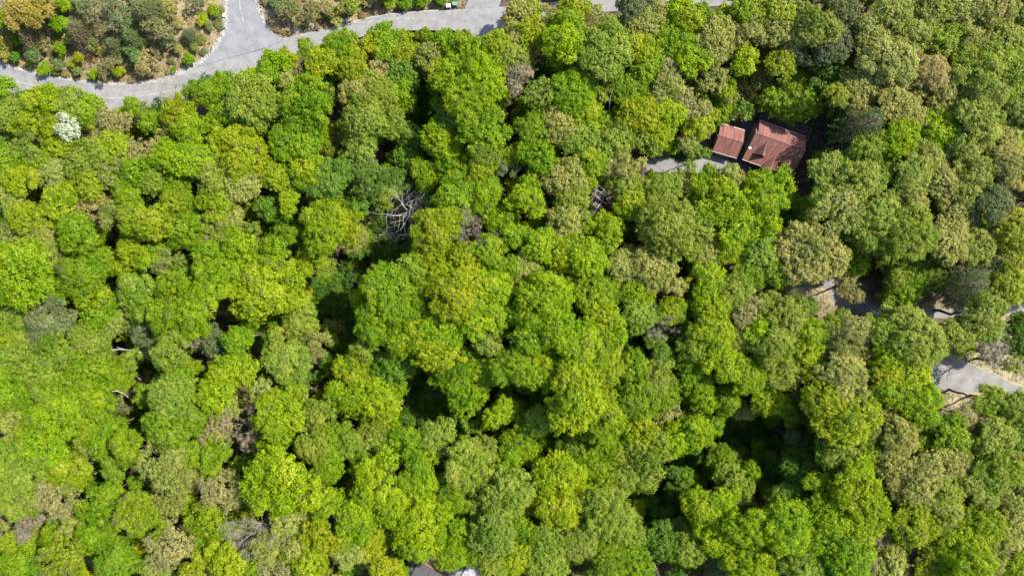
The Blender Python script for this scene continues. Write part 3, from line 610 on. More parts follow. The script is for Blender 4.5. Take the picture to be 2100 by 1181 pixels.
# pale riprap stones laid along the inner edge of the road, in one mass
def stones(name, path, count, spread, seed, size=(.12, .38), mat=None, label=None):
    rs = np.random.RandomState(seed); q = np.array([P(*s) for s in smooth_pts(path, 6)]); V = []; F = []
    cube = np.array([[-1, -1, 0], [1, -1, 0], [1, 1, 0], [-1, 1, 0], [-.6, -.6, 1], [.6, -.6, 1], [.6, .6, 1], [-.6, .6, 1]], float)
    fc = np.array([[4, 5, 6, 7], [0, 1, 5, 4], [1, 2, 6, 5], [2, 3, 7, 6], [3, 0, 4, 7]])
    for i in range(count):
        k = rs.randint(len(q) - 1); p = q[k] + (q[k + 1] - q[k]) * rs.rand() + np.clip(rs.normal(size=2) * spread, -2.2 * spread, 2.2 * spread); s = rs.uniform(*size) * np.array([1, rs.uniform(.6, 1), rs.uniform(.5, .9)])
        a = rs.uniform(0, 6.28); c = cube * s * rs.uniform(.8, 1.2, size=(8, 1)); c = c @ np.array([[math.cos(a), math.sin(a), 0], [-math.sin(a), math.cos(a), 0], [0, 0, 1]])
        z = h1(*p); V.append(c + [p[0], p[1], z - .02]); F.append(fc + 8 * i)
    me = np_mesh(name, np.vstack(V), np.vstack(F), mat); return tag(link(name, me), label, kind="stuff")
STONE = simple("limestone", [(.35, (.11, .105, .097)), (.65, (.19, .185, .175))], .7, .95)
stones("roadside_stones", [(0, 129), (60, 147), (130, 161), (200, 171), (260, 172), (320, 166), (372, 149), (415, 124)], 2000, .20, 1, (.06, .19), mat=STONE, label="pale stones lining the ditch above the curving road")
stones("roadside_stones", [(330, 165), (372, 148), (408, 129), (436, 103), (457, 70), (463, 40), (462, 0), (462, -20)], 2200, .36, 2, (.07, .23), STONE, "pale riprap stones along the left side of the road junction")
stones("roadside_stones", [(605, 62), (640, 55), (680, 48), (720, 38)], 260, .4, 3, (.08, .26), STONE, "white stones strewn over the orange bank right of the junction")
stones("roadside_stones", [(524, -5), (530, 15), (537, 35), (542, 48)], 120, .3, 4, (.08, .25), STONE, "rocks in the shade at the right side of the side road")
stones("gravel_spots", [(1890, 642), (1985, 640), (2050, 632)], 300, 1.0, 5, (.06, .2), STONE, "gravel scattered on the track at the right edge")

# dry grass tufts and leaf clumps over the bank (nobody could count them)
def scatter_tufts(name, areas, count, seed, hues, size, label, height_=(.15, .5), avoid=None):
    rs = np.random.RandomState(seed); V = []; F = []; C = []; n = 0
    allp = np.vstack([poly(a) for a in areas]); lo = allp.min(0); hi = allp.max(0); lo = np.maximum(lo, [-170, -100]); hi = np.minimum(hi, [170, 105])
    while n < count:
        p = lo + rs.rand(4000, 2) * (hi - lo); ok = np.zeros(4000, bool)
        for a in areas: ok |= inside(p[:, 0], p[:, 1], poly(a))
        ok &= ~mask_flat(p[:, 0], p[:, 1], .4)
        clump = np.sin(p[:, 0] * .8 + 3 * np.sin(p[:, 1] * .37)) + np.sin(p[:, 1] * 1.1 + 2 * np.sin(p[:, 0] * .23)) > rs.uniform(-1.6, 1.6, 4000); p = p[ok & clump][:count - n]
        z = height(p[:, 0], p[:, 1]); k = len(p)
        for j in range(9):
            d = unit(rs.normal(size=(k, 3)) * [1, 1, .5] + [0, 0, .8]); s = rs.uniform(*size, k)[:, None]; base = np.column_stack([p + rs.normal(size=(k, 2)) * .12, z])
            w = unit(np.cross(d, rs.normal(size=(k, 3)))) * s * .28; V.append(np.stack([base - w, base + w, base + d * s], 1).reshape(-1, 3)); C.append(np.repeat(rs.randint(0, len(hues), k), 1))
        n += k
    V = np.vstack(V); F = np.arange(len(V)).reshape(-1, 3); me = np_mesh(name, V, F, None); C = np.concatenate(C)
    for i, h in enumerate(hues):
        me.materials.append(simple(f"{name}_tone", [(.3, tuple(c * .75 for c in h)), (.7, tuple(c * 1.2 for c in h))], .6))
    me.polygons.foreach_set("material_index", C.astype(np.int32)); me.update()
    return tag(link(name, me), label, kind="stuff")
scatter_tufts("dry_grass", [HILL, EAST], 9000, 5, [(.155, .115, .06), (.10, .09, .03), (.075, .085, .028), (.18, .095, .035)], (.18, .5), "dry grass and brown brush covering the bank above the road")
scatter_tufts("meadow_grass", [CLEAR, CLEARB, SOIL], 5000, 6, [(.17, .145, .08), (.12, .12, .04)], (.12, .3), "pale dry grass round the grey clearing")
scatter_tufts("lawn_grass", [LAWN], 1500, 7, [(.03, .06, .014), (.036, .07, .018)], (.1, .25), "dark green grass beside the pale driveway")

# ------------------------------------------------------------------ buildings
def brown_roof(name, base, dark):
    m, n, l, bs = mat_new(name); tc = n.new("ShaderNodeTexCoord"); mp = n.new("ShaderNodeMapping"); l.new(tc.outputs["Object"], mp.inputs[0]); mp.inputs["Scale"].default_value = (1.4, .22, .22)
    t = noise(n, l, 1.0, 5, .6, mp.outputs[0], .3); r = ramp(n, [(.36, dark), (.56, base), (.75, tuple(c * 1.12 for c in base))]); l.new(t.outputs[0], r.inputs[0])
    g = noise(n, l, 7, 3, .8, tc.outputs["Object"]); g2 = ramp(n, [(.3, (.8, .8, .8)), (.7, (1.18, 1.18, 1.18))]); l.new(g.outputs[0], g2.inputs[0])
    mx = n.new("ShaderNodeMix"); mx.data_type = 'RGBA'; mx.blend_type = 'MULTIPLY'; mx.inputs[0].default_value = 1; l.new(r.outputs[0], mx.inputs[6]); l.new(g2.outputs[0], mx.inputs[7])
    l.new(mx.outputs[2], bs.inputs["Base Color"]); bs.inputs["Roughness"].default_value = .9; bs.inputs["Specular IOR Level"].default_value = .2
    w = n.new("ShaderNodeTexWave"); w.bands_direction = 'Y'; w.inputs["Scale"].default_value = 1.6; l.new(tc.outputs["Object"], w.inputs[0])
    bp = n.new("ShaderNodeBump"); bp.inputs["Strength"].default_value = .25; bp.inputs["Distance"].default_value = .03; l.new(w.outputs[0], bp.inputs["Height"]); l.new(bp.outputs[0], bs.inputs["Normal"])
    return m
REDROOF = brown_roof("red_shingles", (.118, .045, .034), (.060, .033, .028))
GREYROOF = brown_roof("charcoal_shingles", (.036, .034, .034), (.024, .024, .027))
LOGM = simple("stained_log_wall", [(.3, (.13, .065, .03)), (.7, (.22, .12, .06))], 2, .7, stretch=(.3, .3, 4))
DECKM = simple("dark_deck_boards", [(.3, (.038, .020, .017)), (.7, (.06, .032, .027))], 2, .8)
TRIM = simple("white_gutter_paint", [(.3, (.20, .185, .175)), (.7, (.27, .255, .245))], 1, .5)
FLASH = simple("ridge_cap_shingle", [(.3, (.055, .025, .02)), (.7, (.08, .035, .028))], 2)
m_, n_, l_, b_ = mat_new("window_glass"); b_.inputs["Base Color"].default_value = (.03, .04, .05, 1); b_.inputs["Roughness"].default_value = .08; GLASS = m_
m_, n_, l_, b_ = mat_new("white_enamel"); b_.inputs["Base Color"].default_value = (.62, .64, .66, 1); b_.inputs["Roughness"].default_value = .35; WHITE = m_
m_, n_, l_, b_ = mat_new("green_enamel"); b_.inputs["Base Color"].default_value = (.05, .12, .07, 1); b_.inputs["Roughness"].default_value = .4; GREENP = m_

def frame_T(A, ang):
    c, s = math.cos(ang), math.sin(ang)
    return lambda u, v, z: (u, -v, z)      # local: u along the ridge, v to the lower left
def empty(name, x, y, ang, label, cat, z=0.0):
    o = bpy.data.objects.new(name, None); o.location = (x, y, z); o.rotation_euler = (0, 0, ang); o.empty_display_size = .5; col.objects.link(o); return tag(o, label, cat)
def part(name, root, mat, fn):
    mb = MB(); fn(mb); return mb.build(name, mat, root)
T = lambda u, v, z: (u, -v, z)
def window(root, c, du, w, h, out):
    """c: centre (u,v,z); du: unit vector along the wall in (u,v); out: outward normal in (u,v)"""
    fr = MB(); gl = MB()
    def bx(mb, a, b, z0, z1, o0, o1):
        q = [(c[0] + du[0] * s + out[0] * o, c[1] + du[1] * s + out[1] * o) for s, o in ((a, o0), (b, o0), (b, o1), (a, o1))]
        mb.add([T(x, y, z0) for x, y in q] + [T(x, y, z1) for x, y in q], [(0, 1, 2, 3), (7, 6, 5, 4), (0, 4, 5, 1), (1, 5, 6, 2), (2, 6, 7, 3), (3, 7, 4, 0)])
    z = c[2]
    bx(fr, -w / 2, w / 2, z + h / 2 - .08, z + h / 2, .003, .07); bx(fr, -w / 2, w / 2, z - h / 2, z - h / 2 + .08, .003, .09)
    bx(fr, -w / 2, -w / 2 + .08, z - h / 2 + .08, z + h / 2 - .08, .003, .07); bx(fr, w / 2 - .08, w / 2, z - h / 2 + .08, z + h / 2 - .08, .003, .07)
    bx(gl, -w / 2 + .08, w / 2 - .08, z - h / 2 + .08, z + h / 2 - .08, .004, .03)
    wi = fr.build("window", TRIM, root); gl.build("pane", GLASS, wi)

# --- the house: local u runs along the ridge (towards lower right of the photo), v towards its lower left side
A = P(1549.7, 272.9, 7.2); ang = math.radians(-19.55)
house = empty("house", A[0], A[1], ang, "brown log house with a red shingle roof, two cross gables and a porch gable", "house")
UE, LE = -4.35, 6.55                                # upper and lower eave (v)
zu, zr, zl = 4.6, 7.2, 3.5
def zmain(v): return zr + (zu - zr) * (v / UE) if v < 0 else zr + (zl - zr) * (v / LE)
Lr = 13.75
part("roof", house, REDROOF, lambda m: (m.slab([(.62, UE, zu), (13.55, UE, zu), (Lr, 0, zr), (.62, 0, zr)], .18, T),
      m.slab([(0, 0, zr - .003), (Lr, 0, zr - .003), (13.9, LE, zl), (-.05, LE, zl)], .18, T),
      m.slab([(-.12, -1.75, 6.1), (.62, -.35, zr - .25), (.62, 0, zr - .006), (0, 0, zr - .006)], .15, T)))
part("ridge_cap", house, FLASH, lambda m: m.slab([(0, -.09, zr + .03), (Lr, -.09, zr + .03), (Lr, .09, zr + .03), (0, .09, zr + .03)], .08, T))
part("gutter", house, TRIM, lambda m: m.box((.62, UE - .11, zu - .14), (13.55, UE - .01, zu - .02), T))
part("gutter", house, TRIM, lambda m: m.box((0, LE + .01, zl - .14), (5.2, LE + .10, zl - .02), T))
part("wall", house, LOGM, lambda m: (m.add([T(*q) for q in [(.9, UE + .6, 0), (13.2, UE + .6, 0), (13.2, UE + .6, zmain(UE + .6) - .2), (.9, UE + .6, zmain(UE + .6) - .2)]], [(0, 1, 2, 3)]),
      m.add([T(*q) for q in [(.4, 5.0, 0), (13.2, 5.0, 0), (13.2, 5.0, zmain(5) - .2), (.4, 5.0, zmain(5) - .2)]], [(0, 1, 2, 3)]),
      m.add([T(*q) for q in [(.4, UE + .6, 0), (.4, 5.0, 0), (.4, 5.0, zmain(5) - .2), (.4, 0, zr - .2), (.4, UE + .6, zmain(UE + .6) - .2)]], [(0, 1, 2, 3, 4)]),
      m.add([T(*q) for q in [(13.2, UE + .6, 0), (13.2, 5.0, 0), (13.2, 5.0, zmain(5) - .2), (13.2, 0, zr - .2), (13.2, UE + .6, zmain(UE + .6) - .2)]], [(0, 1, 2, 3, 4)])))
def cross_gable(u0, v0, v1, zt, half, ze, name="dormer", left=None, right=None):
    """ridge from (u0, v0) out to (u0, v1) at height zt; eaves at +-half, height ze; back meets the main roof"""
    left = left or half; right = right or half
    def back(z):                                    # v where the main lower slope has height z
        return (zr - z) / (zr - zl) * LE
    d = MB()
    d.slab([(u0, back(zt) - .05, zt), (u0, v1, zt), (u0 - left, v1 - .1, ze), (u0 - left, back(ze) - .05, ze)], .12, T)
    d.slab([(u0, back(zt) - .05, zt - .002), (u0 + right, back(ze) - .05, ze), (u0 + right, v1 - .1, ze), (u0, v1, zt - .002)], .12, T)
    dm = d.build(name, REDROOF, house)
    f = MB(); vv = v1 - .35
    f.add([T(*q) for q in [(u0 - left + .25, vv, ze - .1), (u0 + right - .25, vv, ze - .1), (u0, vv, zt - .2), (u0 - left + .25, vv, zmain(vv) - .2), (u0 + right - .25, vv, zmain(vv) - .2)]], [(0, 1, 2), (0, 3, 4, 1)])
    for s, w in ((-1, left), (1, right)):
        uu = u0 + s * (w - .25); f.add([T(*q) for q in [(uu, back(ze) , ze - .1), (uu, vv, ze - .1), (uu, vv, zmain(vv) - .2)]], [(0, 1, 2)])
    f.build("gable_wall", LOGM, dm)
    c = MB(); c.slab([(u0 - .06, back(zt), zt + .02), (u0 + .06, back(zt), zt + .02), (u0 + .06, v1, zt + .02), (u0 - .06, v1, zt + .02)], .05, T); c.build("ridge_cap", FLASH, dm)
cross_gable(3.65, 0, 4.6, 6.75, 1.9, 4.72, left=1.95, right=1.45)
cross_gable(10.95, 0, 4.6, 6.75, 1.9, 4.72, left=2.1, right=1.35)
cross_gable(7.2, 0, 7.35, 5.3, 1.7, 3.62, "porch_gable", left=1.85, right=1.0)
for uu in (2.2, 5.2, 9.2, 11.8): window(house, (uu, 5.0, 1.6), (1, 0), 1.0, 1.3, (0, 1))
for uu in (2.5, 5.6, 8.8, 11.6): window(house, (uu, UE + .6, 2.4), (1, 0), 1.2, 1.5, (0, -1))
for vv in (-2.0, 2.6): window(house, (.4, vv, 2.0), (0, 1), 1.1, 1.3, (-1, 0)); window(house, (13.2, vv, 2.0), (0, 1), 1.1, 1.3, (1, 0))
part("front_door", house, DECKM, lambda m: m.box((6.7, 5.004, .2), (7.7, 5.07, 2.3), T))
for uu in (.3, 5.6, 8.0, 13.3): part("porch_post", house, LOGM, lambda m: m.box((uu - .09, 6.1, 0), (uu + .09, 6.28, zmain(6.3) - .2), T))
part("porch_floor", house, DECKM, lambda m: m.box((.3, 5.08, .05), (13.4, 6.5, .22), T))
# back deck, boards one by one
deck = MB(); deck.box((.9, UE - 3.2, 1.55), (14.9, UE + .58, 1.62), T)
for uu in (1.2, 5, 9, 12.5, 14.6):
    deck.box((uu - .08, UE - 3.1, -.3), (uu + .08, UE - 2.94, 1.55), T)
dk = deck.build("deck", DECKM, house)
bm_mesh = None
for i in range(40):
    if bm_mesh is None:
        b = MB(); b.box((-.0, UE - 3.2, 1.624), (.31, UE + .55, 1.66), T); ob = b.build("board", DECKM, dk); bm_mesh = ob.data
    else: ob = link("board", bm_mesh, dk)
    ob.location = (.95 + i * .347, 0, 0)
rl = MB(); rail_z = 2.65
rl.box((.9, UE - 3.22, rail_z - .08), (14.9, UE - 3.1, rail_z), T); rl.box((14.8, UE - 3.1, rail_z - .08), (14.92, UE + .5, rail_z), T)
for k in range(15): rl.box((.95 + k * .99, UE - 3.2, 1.66), (1.02 + k * .99, UE - 3.13, rail_z - .08), T)
for k in range(5): rl.box((14.83, UE - 2.9 + k * .75, 1.66), (14.9, UE - 2.83 + k * .75, rail_z - .08), T)
rl.build("railing", simple("pale_railing", [(.3, (.07, .065, .06)), (.7, (.11, .10, .095))], 2), house)
# vent pipes and chimney flue
for u_, v_ in ((8.6, -1.6), (5.9, 1.3)):
    part("vent_pipe", house, TRIM, lambda m: m.tube([T(u_, v_, zmain(v_) - .1), T(u_, v_, zmain(v_) + .45)], .07, 8))
# satellite dish at the left end of the roof
dish = empty("satellite_dish", *(A + np.array([math.cos(ang) * .3 + math.sin(ang) * 3.7, math.sin(ang) * .3 - math.cos(ang) * 3.7])), ang, "small white oval satellite dish on the left roof edge of the red-roofed house", "satellite dish", zmain(3.7) + .02)
def _dish(m):
    vs = []; fs = []; R_, K = 5, 18
    for i in range(R_ + 1):
        for j in range(K):
            t = i / R_; w = 2 * math.pi * j / K; vs.append((math.cos(w) * t * .36, math.sin(w) * t * .27, .55 + t * t * .12))
    for i in range(R_):
        for j in range(K): fs.append((i * K + j, i * K + (j + 1) % K, (i + 1) * K + (j + 1) % K, (i + 1) * K + j))
    m.add(vs, fs); m.add([(x, y, z - .03) for x, y, z in vs], [f[::-1] for f in fs])
part("reflector", dish, WHITE, _dish); part("mast", dish, TRIM, lambda m: m.tube([(0, 0, -.1), (0, 0, .54)], .03, 8)); part("feed_arm", dish, TRIM, lambda m: m.tube([(0, -.3, .55), (0, -.5, .9), (0, -.2, 1.0)], .02, 6))

# --- the garage
A2 = P(1440 + 300 / 8.75, 230 + 420 / 8.75, 5.2); ang2 = math.radians(-16.5)
gar = empty("garage", A2[0], A2[1], ang2, "small square garage with a red shingle gable roof left of the house", "garage")
gz, ge, gu, gl_ = 5.2, 3.1, -3.85, 3.85
part("roof", gar, REDROOF, lambda m: (m.slab([(0, gu, ge), (6.75, gu, ge), (6.75, 0, gz), (0, 0, gz)], .16, T), m.slab([(0, 0, gz - .003), (6.75, 0, gz - .003), (6.75, gl_, ge), (0, gl_, ge)], .16, T)))
part("ridge_cap", gar, FLASH, lambda m: m.slab([(0, -.08, gz + .03), (6.75, -.08, gz + .03), (6.75, .08, gz + .03), (0, .08, gz + .03)], .07, T))
part("gutter", gar, TRIM, lambda m: m.box((0, gu - .14, ge - .16), (6.75, gu - .01, ge - .02), T)); part("gutter", gar, TRIM, lambda m: m.box((0, gl_ + .01, ge - .14), (6.75, gl_ + .10, ge - .02), T))
def gw(m):
    zz = lambda v: gz - .18 - (gz - ge) * abs(v) / 3.85
    for uu in (.35, 6.4): m.add([T(*q) for q in [(uu, -3.4, 0), (uu, 3.4, 0), (uu, 3.4, zz(3.4)), (uu, 0, zz(0)), (uu, -3.4, zz(3.4))]], [(0, 1, 2, 3, 4)])
    for vv in (-3.4, 3.4): m.add([T(*q) for q in [(.35, vv, 0), (6.4, vv, 0), (6.4, vv, zz(3.4)), (.35, vv, zz(3.4))]], [(0, 1, 2, 3)])
part("wall", gar, LOGM, gw)
gd = part("garage_door", gar, TRIM, lambda m: m.box((1.2, 3.404, .02), (5.6, 3.46, 2.3), T))
for k in range(4): part("panel", gd, WHITE, lambda m: m.box((1.3, 3.464, .1 + k * .55), (5.5, 3.49, .58 + k * .55), T))
window(gar, (.35, 0, 1.9), (0, 1), 1.0, 1.0, (-1, 0))
part("side_light", gar, WHITE, lambda m: m.box((-.22, -.25, gz - .75), (-.02, .25, gz - .45), T))

# --- charcoal roofed house cut by the bottom edge
A3 = P(760 + 690 / 7, 1080 + 500 / 7, 3.6); ang3 = math.radians(-29.2)
h3 = empty("house", A3[0], A3[1], ang3, "house with a charcoal hip roof, cut off by the bottom edge", "house")
hz = 3.6
part("roof", h3, GREYROOF, lambda m: (m.slab([(-2.6, .1, hz), (9.5, .1, hz), (6.9, 5.2, 6.6), (1.6, 5.2, 6.6)], .15, T), m.slab([(-2.6, .1, hz - .002), (1.6, 5.2, 6.598), (-2.6, 10.4, hz - .002)], .15, T),
     m.slab([(9.5, .1, hz - .004), (9.5, 10.4, hz), (6.9, 5.2, 6.596)], .15, T), m.slab([(-2.6, 10.4, hz - .006), (1.6, 5.2, 6.594), (6.9, 5.2, 6.594), (9.5, 10.4, hz - .006)], .15, T)))
part("porch_roof", h3, GREYROOF, lambda m: (m.slab([(-.2, .6, 4.6), (3.6, .6, 4.6), (3.6, 3.2, 5.9), (-.2, 3.2, 5.9)], .12, T),))
part("gutter", h3, DECKM, lambda m: m.box((-2.6, -.04, hz - .16), (9.5, .09, hz - .02), T))
part("wall", h3, LOGM, lambda m: m.box((-2.1, .6, 0), (9.0, 9.9, hz - .2), T))
for uu in (0, 3, 6): window(h3, (uu, .6, 1.9), (1, 0), 1.1, 1.2, (0, -1))
part("deck", h3, simple("weathered_deck", [(.3, (.14, .13, .13)), (.7, (.22, .21, .20))], 2), lambda m: [m.box((12.2 + .34 * k, -4.6, .5), (12.5 + .34 * k, .5, .56), T) for k in range(9)])

# utility boxes by the upper road
def util(px, py, w, d, h, mat, label, ang_=.1):
    p = P(px, py); r = empty("utility_box", p[0], p[1], ang_, label, "utility box", 0.0)
    part("housing", r, mat, lambda m: (m.box((-w / 2, -d / 2, .1), (w / 2, d / 2, h)), m.box((-w / 2 - .05, -d / 2 - .05, h), (w / 2 + .05, d / 2 + .05, h + .07))))
    part("base", r, CONCM, lambda m: m.box((-w / 2 - .12, -d / 2 - .12, -.1), (w / 2 + .12, d / 2 + .12, .1))); part("handle", r, TRIM, lambda m: m.box((-.08, -d / 2 - .04, h * .5), (.08, -d / 2 - .003, h * .6)))
util(920, 14, 1.0, .8, .7, WHITE, "white utility box on the dry verge above the top road")
util(933, 10, 1.3, .9, .7, GREENP, "green utility box beside the white one above the top road", -.1)
util(461, 33, .7, .9, .5, simple("tan_cover", [(.3, (.22, .18, .12)), (.7, (.28, .24, .17))]), "tan box among the stones on the left side of the side road")

# ------------------------------------------------------------------ the wood
def tree_heights(r, hue, form, rng):
    base = 11.2 + r * .14 + rng.uniform(-1.2, 1.2)
    base += {'D': -5.5, 'B': -2.2, 'P': -1.6, 'L': 1.0, 'Y': .6, 'G': 0, 'S': .5}.get(hue, 0)
    if form == 'b': base -= 1.0
    return max(base, 4.0)                           # height of the crown centre above ground
def place(px, py, r, zc_above):
    zc = zc_above
    for _ in range(6):
        x, y = P(px, py, zc); zc = h1(x, y) + zc_above
    return x, y, zc, r * .75 / 1050 * (CAMH - zc)
def tint(hue, rng, twig=False):
    c = (TWIGHUE if twig else HUES)[hue]; v = rng.uniform(.88, 1.12)
    return tuple(min(1, q * v * rng.uniform(.94, 1.06)) for q in c) + (1.0,)
_TP = np.array([(t[0], t[1]) for t in TREES]); _TC = np.array([HUES[t[3]] for t in TREES]); _TW = np.array([t[2] ** 2 * (0 if t[3] in 'NPWD' else 1) for t in TREES])
def regional(px, py, hue, form, c):
    """neighbouring trees of a wood share much of their green"""
    if form in 'bp' or hue in 'WNP': return c
    w = np.exp(-((_TP - [px, py]) ** 2).sum(1) / (2 * 75.0 ** 2)) * _TW; m = (w[:, None] * _TC).sum(0) / w.sum(); f = .24 if hue not in 'DT' else .12
    e = .34 * min(1, max(0, (px - 1500 - (py - 300) * .5) / 350)) if hue in 'SGKYB' else 0; kk = HUES['K']  # haze put into the tint: greens paled to khaki towards the right
    q = [(c[i] * (1 - f) + m[i] * f) * (1 - e) + kk[i] * e for i in range(3)]
    z1 = .16 * math.exp(-((px - 1010) / 330) ** 2 - ((py - 650) / 260) ** 2); z2 = .34 * min(1, max(0, (620 - px) / 300)) * min(1, max(0, (py - 250) / 200)) if hue not in 'DTN' else 0
    return tuple(q[i] * (1 - z1 - z2) + HUES['L'][i] * z1 + (HUES['G'][i] + HUES['B'][i]) / 2 * z2 for i in range(3)) + (1.0,)
rng = random.Random(42)
ents = sorted(TREES, key=lambda t: (-(t[2] + (100 if t[4] == 'b' or t[3] == 'W' or t[4] == 'p' else 0))))
NOBJ = 285
labelled = []; rest = []
for k, (px, py, r, hue, form) in enumerate(ents):
    za = tree_heights(r, hue, form, rng)
    if 1465 < px < 1560 and 165 < py < 240: za = 4.5          # low growth just behind the house
    elif 1580 < px < 1640 and 190 < py < 220: za = 7.0
    elif 1655 < px < 1700 and 320 < py < 345: za = 7.0
    elif 1740 < px < 1920 and 495 < py < 612: za = 8.5
    elif 1040 < px < 1100 and py < 40: za = 8.0
    elif hue == 'W': za = 18.5
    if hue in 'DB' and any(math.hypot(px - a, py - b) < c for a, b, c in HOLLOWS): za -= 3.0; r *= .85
    if hue not in 'DB':
        for a, b, c in HOLLOWS:
            d_ = math.hypot(px - a, py - b)
            if 1 < d_ < c + 42 and c > 25: q_ = min(10, (c + 42 - d_) * .22); px += (px - a) / d_ * q_; py += (py - b) / d_ * q_; 
    x, y, zc, R = place(px, py, r, za); R *= 1.22
    if any(math.hypot(px - a, py - b) < c + 34 for a, b, c in HOLLOWS): R *= .75
    if dist_polyline(np.array([px]), np.array([py]), np.array(MAIN_L[:16], float))[0] < 48: R *= .86
    i = pick(form, R, rng); cm, tm, R0 = ALLP[i]; s = R / R0; rz = rng.uniform(0, 6.28)
    sz = s * rng.uniform(.85, 1.05); c = regional(px, py, hue, form, tint(hue, rng, form == 'b'))
    g = h1(x, y)
    if k < NOBJ:
        name = {'p': 'conifer_tree', 'b': 'bare_tree'}.get(form, 'broadleaf_tree')
        root = bpy.data.objects.new(name, None); root.location = (x, y, g); root.empty_display_size = .5; col.objects.link(root)
        tag(root, None, "tree", "bare trees of the wood" if form == 'b' else "spring-green trees of the wooded slope")
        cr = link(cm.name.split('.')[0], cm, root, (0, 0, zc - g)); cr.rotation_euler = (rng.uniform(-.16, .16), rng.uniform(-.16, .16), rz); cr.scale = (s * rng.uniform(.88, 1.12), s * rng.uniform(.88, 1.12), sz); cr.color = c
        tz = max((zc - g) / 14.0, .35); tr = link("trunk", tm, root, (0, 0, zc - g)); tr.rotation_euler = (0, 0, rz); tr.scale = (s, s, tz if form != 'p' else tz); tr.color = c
        labelled.append((root, px, py, r, hue, form))
    else:
        rest.append((x, y, zc, i, s, sz, max((zc - g) / 14.0, .35), rz, c))

# the further trees and the undergrowth: masses nobody could count, instanced on points
pc = bpy.data.collections.new("crown_shapes"); tcn = bpy.data.collections.new("trunk_shapes")
for i, (cm, tm, R0) in enumerate(ALLP):
    a = bpy.data.objects.new("shape_%03d" % i, cm); pc.objects.link(a); b = bpy.data.objects.new("stemshape_%03d" % i, tm); tcn.objects.link(b)
def gn_instances(name, recs, label, trunks=True):
    me = bpy.data.meshes.new(name); me.vertices.add(len(recs)); me.vertices.foreach_set("co", np.array([q[:3] for q in recs], np.float32).ravel())
    def put(nm, typ, arr, key):
        a = me.attributes.new(nm, typ, 'POINT'); a.data.foreach_set(key, np.asarray(arr).ravel())
    put("pidx", 'INT', np.array([q[3] for q in recs], np.int32), "value")
    put("cscale", 'FLOAT_VECTOR', np.array([(q[4], q[4], q[5]) for q in recs], np.float32), "vector")
    put("tscale", 'FLOAT_VECTOR', np.array([(q[4], q[4], q[6]) for q in recs], np.float32), "vector")
    put("rot", 'FLOAT_VECTOR', np.array([(0, 0, q[7]) for q in recs], np.float32), "vector")
    put("color", 'FLOAT_COLOR', np.array([q[8] for q in recs], np.float32), "color")
    o = link(name, me); tag(o, label, kind="stuff")
    g = bpy.data.node_groups.new(name, 'GeometryNodeTree'); g.interface.new_socket("Geometry", in_out='INPUT', socket_type='NodeSocketGeometry'); g.interface.new_socket("Geometry", in_out='OUTPUT', socket_type='NodeSocketGeometry')
    n = g.nodes; l = g.links; gi = n.new("NodeGroupInput"); go = n.new("NodeGroupOutput"); jn = n.new("GeometryNodeJoinGeometry")
    def na(nm, t):
        q = n.new("GeometryNodeInputNamedAttribute"); q.data_type = t; q.inputs["Name"].default_value = nm; return q.outputs[0]
    mp = n.new("GeometryNodeMeshToPoints"); l.new(gi.outputs[0], mp.inputs[0])
    for c_, sc in ((pc, "cscale"), (tcn, "tscale")) if trunks else ((pc, "cscale"),):
        ci = n.new("GeometryNodeCollectionInfo"); ci.inputs["Collection"].default_value = c_; ci.inputs["Separate Children"].default_value = True; ci.inputs["Reset Children"].default_value = True
        ip = n.new("GeometryNodeInstanceOnPoints"); ip.inputs["Pick Instance"].default_value = True
        l.new(mp.outputs[0], ip.inputs["Points"]); l.new(ci.outputs[0], ip.inputs["Instance"]); l.new(na("pidx", 'INT'), ip.inputs["Instance Index"])
        l.new(na("rot", 'FLOAT_VECTOR'), ip.inputs["Rotation"]); l.new(na(sc, 'FLOAT_VECTOR'), ip.inputs["Scale"]); l.new(ip.outputs[0], jn.inputs[0])
    l.new(jn.outputs[0], go.inputs[0]); md = o.modifiers.new("scatter", 'NODES'); md.node_group = g
    return o
gn_instances("smaller_trees", rest, "the smaller and half-hidden trees standing between the bigger crowns")

# understory saplings: anywhere under the wood, kept off roads, houses, banks and clearings
blocked = [poly(q) for q in (HILL, EAST, CLEAR, CLEARB, LAWN, DRIVE)]
bl_disc = [(*P(1600, 295), 13), (*P(1490, 290), 7.5), (*P(890, 1170), 9)]
def free(x, y, pad=1.5):
    if mask_flat(np.array([x]), np.array([y]), pad)[0]: return False
    for q in blocked:
        if inside(np.array([x]), np.array([y]), q)[0]: return False
    return all(math.hypot(x - a, y - b) > r for a, b, r in bl_disc)
und = []; r2 = random.Random(5)
while len(und) < 2100:
    x = r2.uniform(-150, 150); y = r2.uniform(-90, 90)
    if not free(x, y, 2.6): continue
    qx, qy = 1050 + x / .1286, 590.5 - y / .1286
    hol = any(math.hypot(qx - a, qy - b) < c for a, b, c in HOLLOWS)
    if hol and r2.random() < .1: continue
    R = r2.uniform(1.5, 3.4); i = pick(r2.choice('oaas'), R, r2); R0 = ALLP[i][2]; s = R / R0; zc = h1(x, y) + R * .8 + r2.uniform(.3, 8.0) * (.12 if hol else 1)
    und.append((x, y, zc, i, s, s * .9, max((zc - h1(x, y)) / 14, .12), r2.uniform(0, 6.28), tint(r2.choice('DDDB' if hol else 'GGBYLSDK'), r2)))  # hollow saplings get dark greens, shade put into their tint
